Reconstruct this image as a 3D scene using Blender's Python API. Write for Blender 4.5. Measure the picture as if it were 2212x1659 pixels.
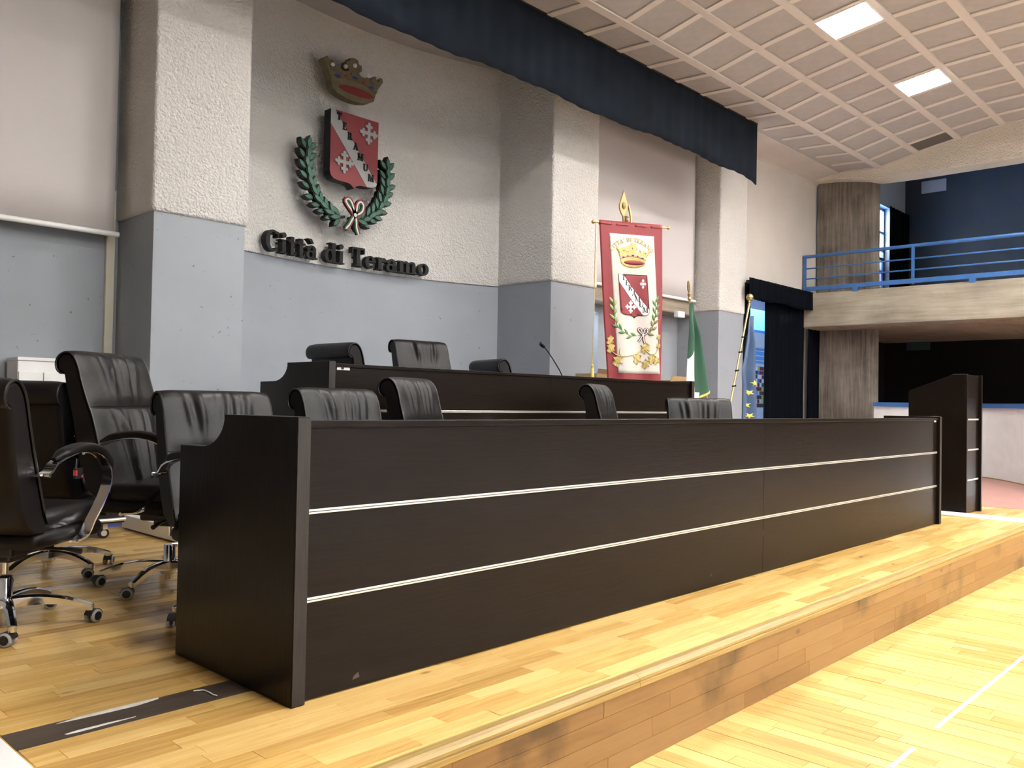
import bpy, bmesh, math, random
from mathutils import Vector, Matrix
random.seed(7)
for o in list(bpy.data.objects): bpy.data.objects.remove(o)
SC = bpy.context.scene
COL = SC.collection
PI = math.pi
# ------------------------------------------------------------------ camera
# World: X along the council desk (to the right), Y towards the stage wall, Z up, stage floor z = 0
F_PX, YAW, PITCH, ROLL, CAM_Z = 1845.18, 0.756779, 0.020455, 0.018444, 0.97
_fw = Vector((math.cos(YAW), math.sin(YAW), 0)); _rt = Vector((math.sin(YAW), -math.cos(YAW), 0)); _up = Vector((0, 0, 1))
_F = _fw*math.cos(PITCH) + _up*math.sin(PITCH); _U = _up*math.cos(PITCH) - _fw*math.sin(PITCH)
_R = _rt*math.cos(ROLL) + _U*math.sin(ROLL); _U = _U*math.cos(ROLL) - _rt*math.sin(ROLL)
cd = bpy.data.cameras.new('camera'); cam = bpy.data.objects.new('camera', cd); COL.objects.link(cam)
cd.sensor_fit = 'HORIZONTAL'; cd.sensor_width = 36.0; cd.lens = F_PX/2212*36; cd.clip_start = .05; cd.clip_end = 200
cam.matrix_world = Matrix(((_R.x, _U.x, -_F.x, 0), (_R.y, _U.y, -_F.y, 0), (_R.z, _U.z, -_F.z, CAM_Z), (0, 0, 0, 1)))
SC.camera = cam
# ------------------------------------------------------------------ world, view
w = bpy.data.worlds.new('world'); SC.world = w; w.use_nodes = True
w.node_tree.nodes['Background'].inputs[0].default_value = (.75, .87, 1, 1)
w.node_tree.nodes['Background'].inputs[1].default_value = 16.0
SC.view_settings.view_transform = 'Standard'; SC.view_settings.look = 'None'
SC.view_settings.gamma = 1; SC.view_settings.use_curve_mapping = False
SC.view_settings.exposure = 2.15
LAMP_STRENGTH = 30.0        # emission of the ceiling light diffusers
LAMP_COLOR = (1.0, .985, .965)

# ------------------------------------------------------------------ materials
def nodes(name):
    m = bpy.data.materials.new(name); m.use_nodes = True
    nt = m.node_tree; b = nt.nodes['Principled BSDF']
    return m, nt, b
def mat(name, col, rough=.6, metal=0, vary=0, scale=6, bump=0, bscale=60, coat=0, stretch=None, sheen=0, spec=None, detail=4):
    m, nt, b = nodes(name); N = nt.nodes; L = nt.links
    b.inputs['Base Color'].default_value = (*col, 1); b.inputs['Roughness'].default_value = rough
    b.inputs['Metallic'].default_value = metal; b.inputs['Coat Weight'].default_value = coat
    b.inputs['Sheen Weight'].default_value = sheen
    if spec is not None: b.inputs['Specular IOR Level'].default_value = spec
    if vary or bump:
        tc = N.new('ShaderNodeTexCoord'); src = tc.outputs['Object']
        if stretch:
            mp = N.new('ShaderNodeMapping'); mp.inputs['Scale'].default_value = stretch; L.new(src, mp.inputs[0]); src = mp.outputs[0]
        if vary:
            n = N.new('ShaderNodeTexNoise'); n.inputs['Scale'].default_value = scale; n.inputs['Detail'].default_value = detail; L.new(src, n.inputs[0])
            r = N.new('ShaderNodeValToRGB'); r.color_ramp.elements[0].position = .3; r.color_ramp.elements[1].position = .7
            r.color_ramp.elements[0].color = (*[c*(1-vary) for c in col], 1); r.color_ramp.elements[1].color = (*[min(1, c*(1+vary)) for c in col], 1)
            L.new(n.outputs[0], r.inputs[0]); L.new(r.outputs[0], b.inputs['Base Color'])
        if bump:
            n2 = N.new('ShaderNodeTexNoise'); n2.inputs['Scale'].default_value = bscale; n2.inputs['Detail'].default_value = 5; L.new(src, n2.inputs[0])
            bp = N.new('ShaderNodeBump'); bp.inputs['Strength'].default_value = bump; bp.inputs['Distance'].default_value = .02
            L.new(n2.outputs[0], bp.inputs['Height']); L.new(bp.outputs[0], b.inputs['Normal'])
    return m
def plaster(name, col):
    """thick trowelled plaster with lumpy relief"""
    m, nt, b = nodes(name); N = nt.nodes; L = nt.links
    g = N.new('ShaderNodeNewGeometry')
    n = N.new('ShaderNodeTexNoise'); n.inputs['Scale'].default_value = 34; n.inputs['Detail'].default_value = 6; n.inputs['Roughness'].default_value = .6; n.inputs['Distortion'].default_value = .6
    v = N.new('ShaderNodeTexVoronoi'); v.inputs['Scale'].default_value = 48
    L.new(g.outputs['Position'], n.inputs[0]); L.new(g.outputs['Position'], v.inputs[0])
    a = N.new('ShaderNodeMath'); a.operation = 'MULTIPLY_ADD'; a.inputs[1].default_value = -.35
    L.new(v.outputs[0], a.inputs[0]); L.new(n.outputs[0], a.inputs[2])
    bp = N.new('ShaderNodeBump'); bp.inputs['Strength'].default_value = 1.0; bp.inputs['Distance'].default_value = .034
    L.new(a.outputs[0], bp.inputs['Height']); L.new(bp.outputs[0], b.inputs['Normal'])
    n3 = N.new('ShaderNodeTexNoise'); n3.inputs['Scale'].default_value = 2.2; L.new(g.outputs['Position'], n3.inputs[0])
    r = N.new('ShaderNodeValToRGB'); r.color_ramp.elements[0].color = (*[c*.93 for c in col], 1); r.color_ramp.elements[1].color = (*col, 1)
    L.new(n3.outputs[0], r.inputs[0]); L.new(r.outputs[0], b.inputs['Base Color']); b.inputs['Roughness'].default_value = .85
    return m
def painted(name, col, spots=True):
    """painted concrete with fine pits and scuffs"""
    m, nt, b = nodes(name); N = nt.nodes; L = nt.links
    g = N.new('ShaderNodeNewGeometry')
    n = N.new('ShaderNodeTexNoise'); n.inputs['Scale'].default_value = 1.7; n.inputs['Detail'].default_value = 6; L.new(g.outputs['Position'], n.inputs[0])
    r = N.new('ShaderNodeValToRGB'); r.color_ramp.elements[0].position = .3; r.color_ramp.elements[0].color = (*[c*.9 for c in col], 1); r.color_ramp.elements[1].color = (*[c*1.06 for c in col], 1)
    L.new(n.outputs[0], r.inputs[0])
    n2 = N.new('ShaderNodeTexNoise'); n2.inputs['Scale'].default_value = 26; n2.inputs['Detail'].default_value = 2; L.new(g.outputs['Position'], n2.inputs[0])
    r2 = N.new('ShaderNodeValToRGB'); r2.color_ramp.elements[0].position = .235; r2.color_ramp.elements[0].color = (.45, .45, .45, 1); r2.color_ramp.elements[1].position = .27; r2.color_ramp.elements[1].color = (1, 1, 1, 1)
    L.new(n2.outputs[0], r2.inputs[0])
    mx = N.new('ShaderNodeMix'); mx.data_type = 'RGBA'; mx.blend_type = 'MULTIPLY'; mx.inputs[0].default_value = 1 if spots else 0
    L.new(r.outputs[0], mx.inputs[6]); L.new(r2.outputs[0], mx.inputs[7]); L.new(mx.outputs[2], b.inputs['Base Color'])
    bp = N.new('ShaderNodeBump'); bp.inputs['Strength'].default_value = .15; bp.inputs['Distance'].default_value = .01
    n4 = N.new('ShaderNodeTexNoise'); n4.inputs['Scale'].default_value = 14; n4.inputs['Detail'].default_value = 6; L.new(g.outputs['Position'], n4.inputs[0])
    L.new(n4.outputs[0], bp.inputs['Height']); L.new(bp.outputs[0], b.inputs['Normal']); b.inputs['Roughness'].default_value = .6
    return m
def concrete(name, c0, c1, axis, rough=.85):
    """board-marked concrete; axis = direction of the board grain"""
    m, nt, b = nodes(name); N = nt.nodes; L = nt.links
    g = N.new('ShaderNodeNewGeometry'); mp = N.new('ShaderNodeMapping')
    s = [22, 22, 22]; s['XYZ'.index(axis)] = 1.1; mp.inputs['Scale'].default_value = s; L.new(g.outputs['Position'], mp.inputs[0])
    n = N.new('ShaderNodeTexNoise'); n.inputs['Scale'].default_value = 1; n.inputs['Detail'].default_value = 7; n.inputs['Roughness'].default_value = .7; L.new(mp.outputs[0], n.inputs[0])
    n2 = N.new('ShaderNodeTexNoise'); n2.inputs['Scale'].default_value = 1.6; n2.inputs['Detail'].default_value = 5; L.new(g.outputs['Position'], n2.inputs[0])
    ad = N.new('ShaderNodeMath'); ad.operation = 'MULTIPLY_ADD'; ad.inputs[1].default_value = .55; ad.inputs[2].default_value = -.0
    L.new(n.outputs[0], ad.inputs[0]); 
    ad2 = N.new('ShaderNodeMath'); ad2.operation = 'MULTIPLY_ADD'; ad2.inputs[1].default_value = .5; L.new(n2.outputs[0], ad2.inputs[0]); L.new(ad.outputs[0], ad2.inputs[2])
    r = N.new('ShaderNodeValToRGB'); r.color_ramp.elements[0].position = .38; r.color_ramp.elements[0].color = (*c0, 1); r.color_ramp.elements[1].position = .66; r.color_ramp.elements[1].color = (*c1, 1)
    L.new(ad2.outputs[0], r.inputs[0]); L.new(r.outputs[0], b.inputs['Base Color'])
    bp = N.new('ShaderNodeBump'); bp.inputs['Strength'].default_value = .4; bp.inputs['Distance'].default_value = .01; L.new(n.outputs[0], bp.inputs['Height']); L.new(bp.outputs[0], b.inputs['Normal'])
    b.inputs['Roughness'].default_value = rough
    return m
def parquet(name, axis, ramp, rough=.3, stain=0.0):
    """varnished strip wood, each strip its own tone, grain along axis"""
    m, nt, b = nodes(name); N = nt.nodes; L = nt.links
    g = N.new('ShaderNodeNewGeometry'); oi = N.new('ShaderNodeObjectInfo')
    ad = N.new('ShaderNodeMath'); ad.operation = 'ADD'; L.new(oi.outputs['Random'], ad.inputs[0]); L.new(g.outputs['Random Per Island'], ad.inputs[1])
    fr = N.new('ShaderNodeMath'); fr.operation = 'FRACT'; L.new(ad.outputs[0], fr.inputs[0])
    mp = N.new('ShaderNodeMapping'); s = [30, 30, 30]; s['XYZ'.index(axis)] = 2.2; mp.inputs['Scale'].default_value = s; L.new(g.outputs['Position'], mp.inputs[0])
    off = N.new('ShaderNodeVectorMath'); off.operation = 'SCALE'; off.inputs[0].default_value = (37, 17, 91); L.new(fr.outputs[0], off.inputs['Scale'])
    va = N.new('ShaderNodeVectorMath'); va.operation = 'ADD'; L.new(mp.outputs[0], va.inputs[0]); L.new(off.outputs[0], va.inputs[1])
    n = N.new('ShaderNodeTexNoise'); n.inputs['Scale'].default_value = 1; n.inputs['Detail'].default_value = 5; n.inputs['Distortion'].default_value = 1.2; L.new(va.outputs[0], n.inputs[0])
    mi = N.new('ShaderNodeMath'); mi.operation = 'MULTIPLY_ADD'; mi.inputs[1].default_value = .5; L.new(fr.outputs[0], mi.inputs[0])
    m2 = N.new('ShaderNodeMath'); m2.operation = 'MULTIPLY_ADD'; m2.inputs[1].default_value = .75; m2.inputs[2].default_value = -.12; L.new(n.outputs[0], m2.inputs[0]); L.new(m2.outputs[0], mi.inputs[2])
    r = N.new('ShaderNodeValToRGB'); cr = r.color_ramp
    cr.elements[0].position = .12; cr.elements[0].color = (*ramp[0], 1); cr.elements[1].position = .85; cr.elements[1].color = (*ramp[2], 1)
    e = cr.elements.new(.45); e.color = (*ramp[1], 1)
    L.new(mi.outputs[0], r.inputs[0]); col = r.outputs[0]
    # knots
    k = N.new('ShaderNodeTexVoronoi'); k.inputs['Scale'].default_value = 5.5; mk = N.new('ShaderNodeMapping'); sk = [1, 1, 1]; sk['XYZ'.index(axis)] = .45; mk.inputs['Scale'].default_value = sk
    L.new(g.outputs['Position'], mk.inputs[0]); L.new(mk.outputs[0], k.inputs[0])
    kr = N.new('ShaderNodeValToRGB'); kr.color_ramp.elements[0].position = .03; kr.color_ramp.elements[0].color = (.35, .24, .16, 1); kr.color_ramp.elements[1].position = .085; kr.color_ramp.elements[1].color = (1, 1, 1, 1)
    L.new(k.outputs[0], kr.inputs[0])
    mx = N.new('ShaderNodeMix'); mx.data_type = 'RGBA'; mx.blend_type = 'MULTIPLY'; mx.inputs[0].default_value = .8; L.new(col, mx.inputs[6]); L.new(kr.outputs[0], mx.inputs[7]); col = mx.outputs[2]
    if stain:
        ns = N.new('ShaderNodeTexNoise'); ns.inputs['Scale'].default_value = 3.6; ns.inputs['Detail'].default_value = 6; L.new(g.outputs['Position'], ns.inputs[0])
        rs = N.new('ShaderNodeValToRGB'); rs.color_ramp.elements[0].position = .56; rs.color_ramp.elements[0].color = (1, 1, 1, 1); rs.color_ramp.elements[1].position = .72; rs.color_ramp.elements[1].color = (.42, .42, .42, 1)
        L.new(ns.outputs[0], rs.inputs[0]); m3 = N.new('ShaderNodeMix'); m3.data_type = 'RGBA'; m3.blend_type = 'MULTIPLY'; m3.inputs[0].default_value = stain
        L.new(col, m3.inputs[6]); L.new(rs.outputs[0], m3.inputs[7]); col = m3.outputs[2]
    L.new(col, b.inputs['Base Color']); b.inputs['Roughness'].default_value = rough
    bp = N.new('ShaderNodeBump'); bp.inputs['Strength'].default_value = .05; bp.inputs['Distance'].default_value = .004; L.new(n.outputs[0], bp.inputs['Height']); L.new(bp.outputs[0], b.inputs['Normal'])
    return m
def emit(name, col, s):
    m, nt, b = nodes(name); b.inputs['Base Color'].default_value = (*col, 1)
    b.inputs['Emission Color'].default_value = (*col, 1); b.inputs['Emission Strength'].default_value = s
    return m
M = {}
GOLD3 = ((.38, .20, .052), (.57, .350, .110), (.72, .49, .19))
M['parq_x'] = parquet('parquet_stage', 'X', GOLD3, .27)
M['parq_y'] = parquet('parquet_hall', 'Y', GOLD3, .3)
M['parq_r'] = parquet('parquet_riser', 'X', ((.165, .08, .024), (.225, .12, .040), (.27, .155, .06)), .38, 1.0)  # ramp darkened to carry the riser's grazing shade; stains are its own
M['nosing'] = mat('varnished_nosing', (.30, .195, .055), .38, vary=.25, scale=3, stretch=(1, 40, 40))
M['parq_d'] = parquet('dark_wood', 'X', ((.03, .02, .014), (.055, .038, .026), (.09, .065, .05)), .5, .5)
M['white_paint'] = mat('white_paint', (.78, .78, .77), .45, vary=.05)
M['white_metal'] = mat('white_metal', (.8, .8, .78), .35)
M['tape'] = mat('worn_tape', (.62, .61, .57), .6, vary=.15, scale=30)
M['red_floor'] = mat('red_floor', (.34, .175, .145), .5, vary=.08, scale=4)
M['plaster'] = plaster('rough_plaster', (.80, .77, .72))
M['hall_wall'] = mat('hall_wall', (.42, .41, .40), .8)
M['bounce_grey'] = mat('bounce_floor', (.42, .43, .45), .8)
M['smooth_white'] = painted('smooth_white_wall', (.60, .55, .50), False)
M['grey'] = painted('grey_paint', (.295, .318, .345))
M['concrete_v'] = concrete('concrete_column', (.055, .043, .032), (.27, .235, .195), 'Z')
M['concrete_h'] = concrete('concrete_fascia', (.19, .163, .122), (.40, .355, .28), 'Y')
M['concrete_b'] = concrete('concrete_beam', (.22, .18, .135), (.36, .30, .23), 'X')
M['tan'] = plaster('tan_plaster', (.80, .73, .62))
M['tile'] = mat('ceiling_tile', (.40, .37, .345), .9, vary=.05, scale=5, bump=.06, bscale=150)
M['tile_dark'] = mat('ceiling_tile_dark', (.12, .105, .09), .9)
M['bar'] = mat('ceiling_bar', (.62, .565, .505), .6)
M['navy'] = mat('navy_fabric', (.0065, .0105, .0175), .95, vary=.25, scale=4, spec=.2)
M['navy2'] = mat('navy_curtain', (.0018, .0026, .005), 1.0, vary=.25, scale=4, spec=.08)
M['darkwall'] = mat('dark_grey_wall', (.036, .045, .062), .8, vary=.1, scale=2)
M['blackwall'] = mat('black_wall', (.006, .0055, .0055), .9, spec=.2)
M['bluewhite'] = mat('pale_wall', (.45, .47, .52), .8)
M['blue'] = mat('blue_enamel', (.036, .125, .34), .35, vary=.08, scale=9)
M['blue_carpet'] = mat('blue_carpet', (.045, .06, .22), .95)
M['wenge'] = mat('wenge_laminate', (.0085, .005, .0034), .30, vary=.3, scale=3, stretch=(1.5, 40, 40), bump=.05, bscale=3, spec=.16)
M['wenge_v'] = mat('wenge_laminate_side', (.006, .0038, .0028), .30, vary=.25, scale=3, stretch=(30, 30, 1.5), bump=.04, bscale=3, spec=.16)
M['worn_edge'] = mat('worn_wenge_edge', (.010, .0065, .005), .55, vary=.9, scale=5, stretch=(60, 60, 2))
M['alu'] = mat('aluminium_strip', (.72, .71, .67), .38, metal=.7)
M['leather'] = mat('black_leather', (.0062, .0048, .0048), .40, bump=.05, bscale=190, vary=.12, scale=5, spec=.28)
M['leather_b'] = mat('brown_black_leather', (.0062, .0045, .0044), .42, bump=.05, bscale=190, spec=.22)
M['piping'] = mat('leather_piping', (.010, .008, .008), .45)
M['chrome'] = mat('chrome', (.82, .82, .84), .10, metal=1)
M['blackplastic'] = mat('black_plastic', (.012, .012, .013), .4)
M['greyrubber'] = mat('grey_rubber', (.36, .36, .34), .6)
M['cream_plastic'] = mat('cream_plastic', (.68, .64, .52), .5)
M['black_letter'] = mat('black_letter', (.006, .0065, .006), .55, spec=.3)
M['crest_red'] = mat('crest_red', (.19, .018, .021), .55, vary=.06)
M['crest_grey'] = mat('crest_grey', (.28, .278, .27), .5)
M['crest_gold'] = mat('crest_gold', (.155, .125, .065), .6, vary=.2, scale=14)
M['leaf'] = mat('leaf_green', (.02, .10, .055), .5, vary=.15, scale=20)
M['pearl'] = mat('pearl_white', (.85, .83, .78), .3)
M['gem_blue'] = mat('gem_blue', (.03, .05, .22), .3)
M['gem_red'] = mat('gem_red', (.35, .02, .04), .3)
M['rib_white'] = mat('ribbon_white', (.60, .57, .52), .6)
M['rib_green'] = mat('ribbon_green', (.012, .085, .04), .6)
M['rib_red'] = mat('ribbon_red', (.17, .010, .018), .6)
M['banner_red'] = mat('banner_red', (.215, .0075, .012), .45, vary=.08, scale=3, sheen=.2)
M['banner_white'] = mat('banner_white', (.55, .51, .45), .5, sheen=.2)
M['gold_thread'] = mat('gold_thread', (.46, .35, .12), .4, vary=.2, scale=60, metal=.25)
M['leaf_pale'] = mat('leaf_pale', (.30, .38, .13), .5)
M['leaf_mid'] = mat('leaf_mid', (.10, .22, .06), .5)
M['leaf_olive'] = mat('leaf_olive', (.20, .18, .07), .5)
M['black_thread'] = mat('black_thread', (.02, .02, .03), .5)
M['brass'] = mat('brass', (.55, .41, .18), .32, metal=.9)
M['bronze'] = mat('bronze', (.30, .22, .10), .38, metal=.8)
M['flag_green'] = mat('flag_green', (.004, .06, .027), .5, sheen=.2)
M['flag_white'] = mat('flag_white', (.80, .78, .76), .5, sheen=.2)
M['flag_red'] = mat('flag_red', (.55, .03, .04), .5)
M['flag_blue'] = mat('flag_blue', (.028, .066, .15), .45, sheen=.2)
M['star'] = mat('star_yellow', (.62, .56, .10), .5)
M['fringe'] = mat('gold_fringe', (.62, .46, .10), .5)
M['screen'] = mat('screen_cloth', (.57, .53, .515), .75)
M['card'] = mat('cardboard', (.50, .36, .20), .8, vary=.08)
M['glass'] = mat('window_glass', (1, 1, 1), .02)
M['glass'].node_tree.nodes['Principled BSDF'].inputs['Transmission Weight'].default_value = 1
M['paper'] = mat('paper', (.80, .80, .78), .7)
M['green_sign'] = mat('exit_green', (.012, .05, .03), .5)
M['foy_blue'] = mat('foyer_blue', (.04, .17, .60), .5)
M['foy_sky'] = mat('foyer_light_blue', (.13, .38, .78), .5)
M['foy_white'] = mat('foyer_white', (.75, .78, .82), .6)
M['lamp'] = emit('lamp_diffuser', LAMP_COLOR, LAMP_STRENGTH)
M['foyer_fill'] = emit('foyer_fill', (.78, .89, 1), 30)
M['sticker'] = mat('sticker', (.72, .72, .68), .5)

# ------------------------------------------------------------------ mesh helpers
class MB:
    def __init__(s): s.v = []; s.f = []; s.m = []; s.sm = []
    def add(s, vs, fs, mi=0, smooth=False):
        k = len(s.v); s.v += [tuple(v) for v in vs]
        for f in fs: s.f.append([i+k for i in f]); s.m.append(mi); s.sm.append(smooth)
        return s
    def box(s, x0, x1, y0, y1, z0, z1, mi=0):
        vs = [(x, y, z) for x in (x0, x1) for y in (y0, y1) for z in (z0, z1)]
        return s.add(vs, [(0, 1, 3, 2), (4, 6, 7, 5), (0, 4, 5, 1), (2, 3, 7, 6), (0, 2, 6, 4), (1, 5, 7, 3)], mi)
    def prism(s, poly, fn, d0, d1, mi=0, side=None):
        """poly 2-D, fn(u,v,d) -> 3-D"""
        n = len(poly)
        s.add([fn(u, v, d0) for u, v in poly] + [fn(u, v, d1) for u, v in poly], [], 0)
        k = len(s.v)-2*n
        s.f.append([k+i for i in range(n)][::-1]); s.m.append(mi); s.sm.append(False)
        s.f.append([k+n+i for i in range(n)]); s.m.append(mi); s.sm.append(False)
        for i in range(n):
            j = (i+1) % n; s.f.append([k+i, k+j, k+n+j, k+n+i]); s.m.append(mi if side is None else side); s.sm.append(False)
        return s
    def tube(s, pts, r, n=10, mi=0, caps=True, flat=None):
        """round (or flat = (half width vector, half thickness)) tube along pts"""
        pts = [Vector(p) for p in pts]; rs = r if isinstance(r, (list, tuple)) else [r]*len(pts)
        rings = []; prev = None
        for i, p in enumerate(pts):
            t = (pts[min(i+1, len(pts)-1)]-pts[max(i-1, 0)]).normalized()
            if prev is None:
                a = Vector((0, 0, 1)) if abs(t.z) < .9 else Vector((1, 0, 0)); u = t.cross(a).normalized()
            else:
                u = (prev - t*prev.dot(t)).normalized()
            prev = u; v = t.cross(u)
            rings.append([p+(u*math.cos(q*2*PI/n)+v*math.sin(q*2*PI/n))*rs[i] for q in range(n)])
        k = len(s.v); 
        for rg in rings: s.v += [tuple(q) for q in rg]
        for i in range(len(pts)-1):
            for q in range(n):
                s.f.append([k+i*n+q, k+i*n+(q+1) % n, k+(i+1)*n+(q+1) % n, k+(i+1)*n+q]); s.m.append(mi); s.sm.append(True)
        if caps:
            s.f.append([k+q for q in range(n)][::-1]); s.m.append(mi); s.sm.append(False)
            s.f.append([k+(len(pts)-1)*n+q for q in range(n)]); s.m.append(mi); s.sm.append(False)
        return s
    def strip(s, pts, wv, tn, mi=0, smooth=True):
        """flat band along pts: wv half width vector, tn half thickness"""
        pts = [Vector(p) for p in pts]; wv = Vector(wv); k = len(s.v); n = len(pts)
        for i, p in enumerate(pts):
            t = (pts[min(i+1, n-1)]-pts[max(i-1, 0)]).normalized(); nn = t.cross(wv).normalized()*tn
            s.v += [tuple(p+wv+nn), tuple(p-wv+nn), tuple(p-wv-nn), tuple(p+wv-nn)]
        for i in range(n-1):
            for q in range(4):
                s.f.append([k+i*4+q, k+i*4+(q+1) % 4, k+(i+1)*4+(q+1) % 4, k+(i+1)*4+q]); s.m.append(mi); s.sm.append(smooth)
        s.f.append([k, k+1, k+2, k+3]); s.f.append([k+(n-1)*4+q for q in (3, 2, 1, 0)]); s.m += [mi, mi]; s.sm += [False, False]
        return s
    def lathe(s, prof, c=(0, 0, 0), n=16, mi=0, axis='Z', caps=True):
        k = len(s.v); c = Vector(c)
        for r, z in prof:
            for q in range(n):
                a = q*2*PI/n; x, y = r*math.cos(a), r*math.sin(a)
                p = (x, y, z) if axis == 'Z' else ((z, x, y) if axis == 'X' else (x, z, y))
                s.v.append(tuple(c+Vector(p)))
        for i in range(len(prof)-1):
            for q in range(n):
                s.f.append([k+i*n+q, k+i*n+(q+1) % n, k+(i+1)*n+(q+1) % n, k+(i+1)*n+q]); s.m.append(mi); s.sm.append(True)
        for i, fl in ((0, True), (len(prof)-1, False)):
            if caps and prof[i][0] > 1e-5:
                f = [k+i*n+q for q in range(n)]; s.f.append(f[::-1] if fl else f); s.m.append(mi); s.sm.append(False)
        return s
    def sphere(s, c, r, n=10, mi=0, sz=1):
        pr = [(max(1e-6, r*math.sin(a)), -r*sz*math.cos(a)) for a in [PI*i/(n//2+1) for i in range(n//2+2)]]
        return s.lathe(pr, c, n, mi)
    def grid(s, fn, nu, nv, mi=0, smooth=True):
        k = len(s.v)
        for i in range(nu+1):
            for j in range(nv+1): s.v.append(tuple(fn(i/nu, j/nv)))
        for i in range(nu):
            for j in range(nv):
                a = k+i*(nv+1)+j; s.f.append([a, a+nv+1, a+nv+2, a+1]); s.m.append(mi); s.sm.append(smooth)
        return s
    def mesh(s, name, mats):
        me = bpy.data.meshes.new(name); me.from_pydata(s.v, [], s.f)
        for m in (mats if isinstance(mats, (list, tuple)) else [mats]): me.materials.append(M[m] if isinstance(m, str) else m)
        me.polygons.foreach_set('material_index', s.m); me.polygons.foreach_set('use_smooth', s.sm)
        bm = bmesh.new(); bm.from_mesh(me); bmesh.ops.recalc_face_normals(bm, faces=bm.faces); bm.to_mesh(me); bm.free()
        if any(s.sm): me.set_sharp_from_angle(angle=math.radians(40))
        me.update(); return me
    def build(s, name, mats, parent=None, bevel=0, seg=2, loc=None, rot=None, solid=0):
        return link(name, s.mesh(name, mats), parent, bevel, seg, loc, rot, solid)
def link(name, me, parent=None, bevel=0, seg=2, loc=None, rot=None, solid=0):
    o = bpy.data.objects.new(name, me); COL.objects.link(o)
    if parent: o.parent = parent
    if loc: o.location = loc
    if rot: o.rotation_euler = rot
    if solid:
        m = o.modifiers.new('solid', 'SOLIDIFY'); m.thickness = solid; m.offset = 0
    if bevel:
        m = o.modifiers.new('bevel', 'BEVEL'); m.width = bevel; m.segments = seg; m.limit_method = 'ANGLE'; m.harden_normals = False
    return o
def empty(name, loc=(0, 0, 0), rz=0):
    o = bpy.data.objects.new(name, None); COL.objects.link(o); o.location = loc; o.rotation_euler = (0, 0, rz); o.empty_display_size = .1
    return o
def tag(o, label, cat, group=None, kind=None):
    o['label'] = label; o['category'] = cat
    if group: o['group'] = group
    if kind: o['kind'] = kind
    return o
def struct(o, label=None):
    o['kind'] = 'structure'
    if label: o['label'] = label
    return o
def B(name, mats, x0, x1, y0, y1, z0, z1, parent=None, bevel=0, seg=2):
    return MB().box(x0, x1, y0, y1, z0, z1).build(name, mats, parent, bevel, seg)
def copy_tree(o, parent=None):
    c = o.copy(); COL.objects.link(c); c.parent = parent
    for ch in list(o.children): copy_tree(ch, c)
    return c
def world_to_local(o): return o

# ------------------------------------------------------------------ layout numbers
YP = 6.40                  # front of the pillars
ZB = 2.362                 # line between grey paint and rough plaster
PILLARS = [(2.80, 3.555), (7.40, 8.22), (11.17, 11.94)]
YW3 = 6.44                 # plain white wall of the third bay
XB = 14.0                  # balcony front
ZL = -.31                  # hall floor
HALL_X0, HALL_Y0 = -5.0, -14.0
DESK = dict(x0=1.488, x1=7.785, yf=2.348)
ND = [(5.26, 4.930), (4.68, 5.070), (4.06, 5.180), (3.44, 5.267), (2.82, 5.295), (2.20, 5.305), (1.58, 5.295), (.96, 5.26), (.34, 5.20), (-.28, 5.12), (-.90, 5.02)]
CX = lambda n: (n-.05)*.6

# ------------------------------------------------------------------ floors
PW = .0725
def unit_box_mesh(name, m):
    return MB().box(0, 1, 0, 1, -1, 0).mesh(name, m)
def lay_planks(floor, region_rows, axis, top, matname, limit, thick=.012):
    """region_rows: list of (row0,row1,start,end); planks laid along axis, nearest `limit` as objects, the rest joined"""
    pieces = []
    for r0, r1, a, b in region_rows:
        p = a - random.random()*.5
        while p < b:
            ln = random.uniform(.28, .8); q = min(p+ln, b); s = max(p, a)
            if q-s > .04: pieces.append((s, q, r0, r1))
            p = p+ln
    def dist(t):
        c = ((t[0]+t[1])/2, (t[2]+t[3])/2); x, y = c if axis == 'X' else c[::-1]
        v = Vector((x, y, top-CAM_Z)); d = v.dot(_F)
        if d < .3: return 1e3
        sx = v.dot(_R)/d*F_PX; sy = -v.dot(_U)/d*F_PX
        return v.length + (50 if abs(sx) > 1200 or abs(sy) > 930 else 0)
    pieces.sort(key=dist)
    me = unit_box_mesh('plank', matname); g = .0009
    rest = MB()
    for i, (s, q, r0, r1) in enumerate(pieces):
        dz = random.uniform(-.0005, .0005)
        r0 = r0+(.0016 if int(round(r0/PW)) % 3 == 0 else 0)
        x0, x1, y0, y1 = (s+g, q-g, r0+g, r1-g) if axis == 'X' else (r0+g, r1-g, s+g, q-g)
        if i < limit:
            o = bpy.data.objects.new('plank', me); COL.objects.link(o); o.parent = floor
            o.location = (x0, y0, top+dz); o.scale = (x1-x0, y1-y0, thick)
        else: rest.box(x0, x1, y0, y1, top-thick+dz, top+dz)
    if rest.v:
        o = rest.build('planks', matname, floor); o['kind'] = 'stuff'
stage = struct(B('floor_stage', 'parq_x', HALL_X0, 9.60, 1.80, 6.40, -.08, -.0025), 'varnished parquet stage floor')
rows = []
k0 = -10
while 2.56+k0*PW < 6.35:
    y0 = 2.56+k0*PW; y1 = y0+PW
    if y0 > 1.80 and k0 not in (0, 1):
        if y1 < 2.42: rows.append((y0, y1, .79, 9.58))
        elif y1 < 3.2: rows.append((y0, y1, .79, 1.70))
        else: rows.append((y0, y1, .79, 2.75))
    k0 += 1
lay_planks(stage, rows, 'X', 0, 'parq_x', 300)
dk = B('trim_1', 'parq_d', .79, 3.0, 2.5605, 2.7045, -.002, .0006, stage)     # dark inlay strip
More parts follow.
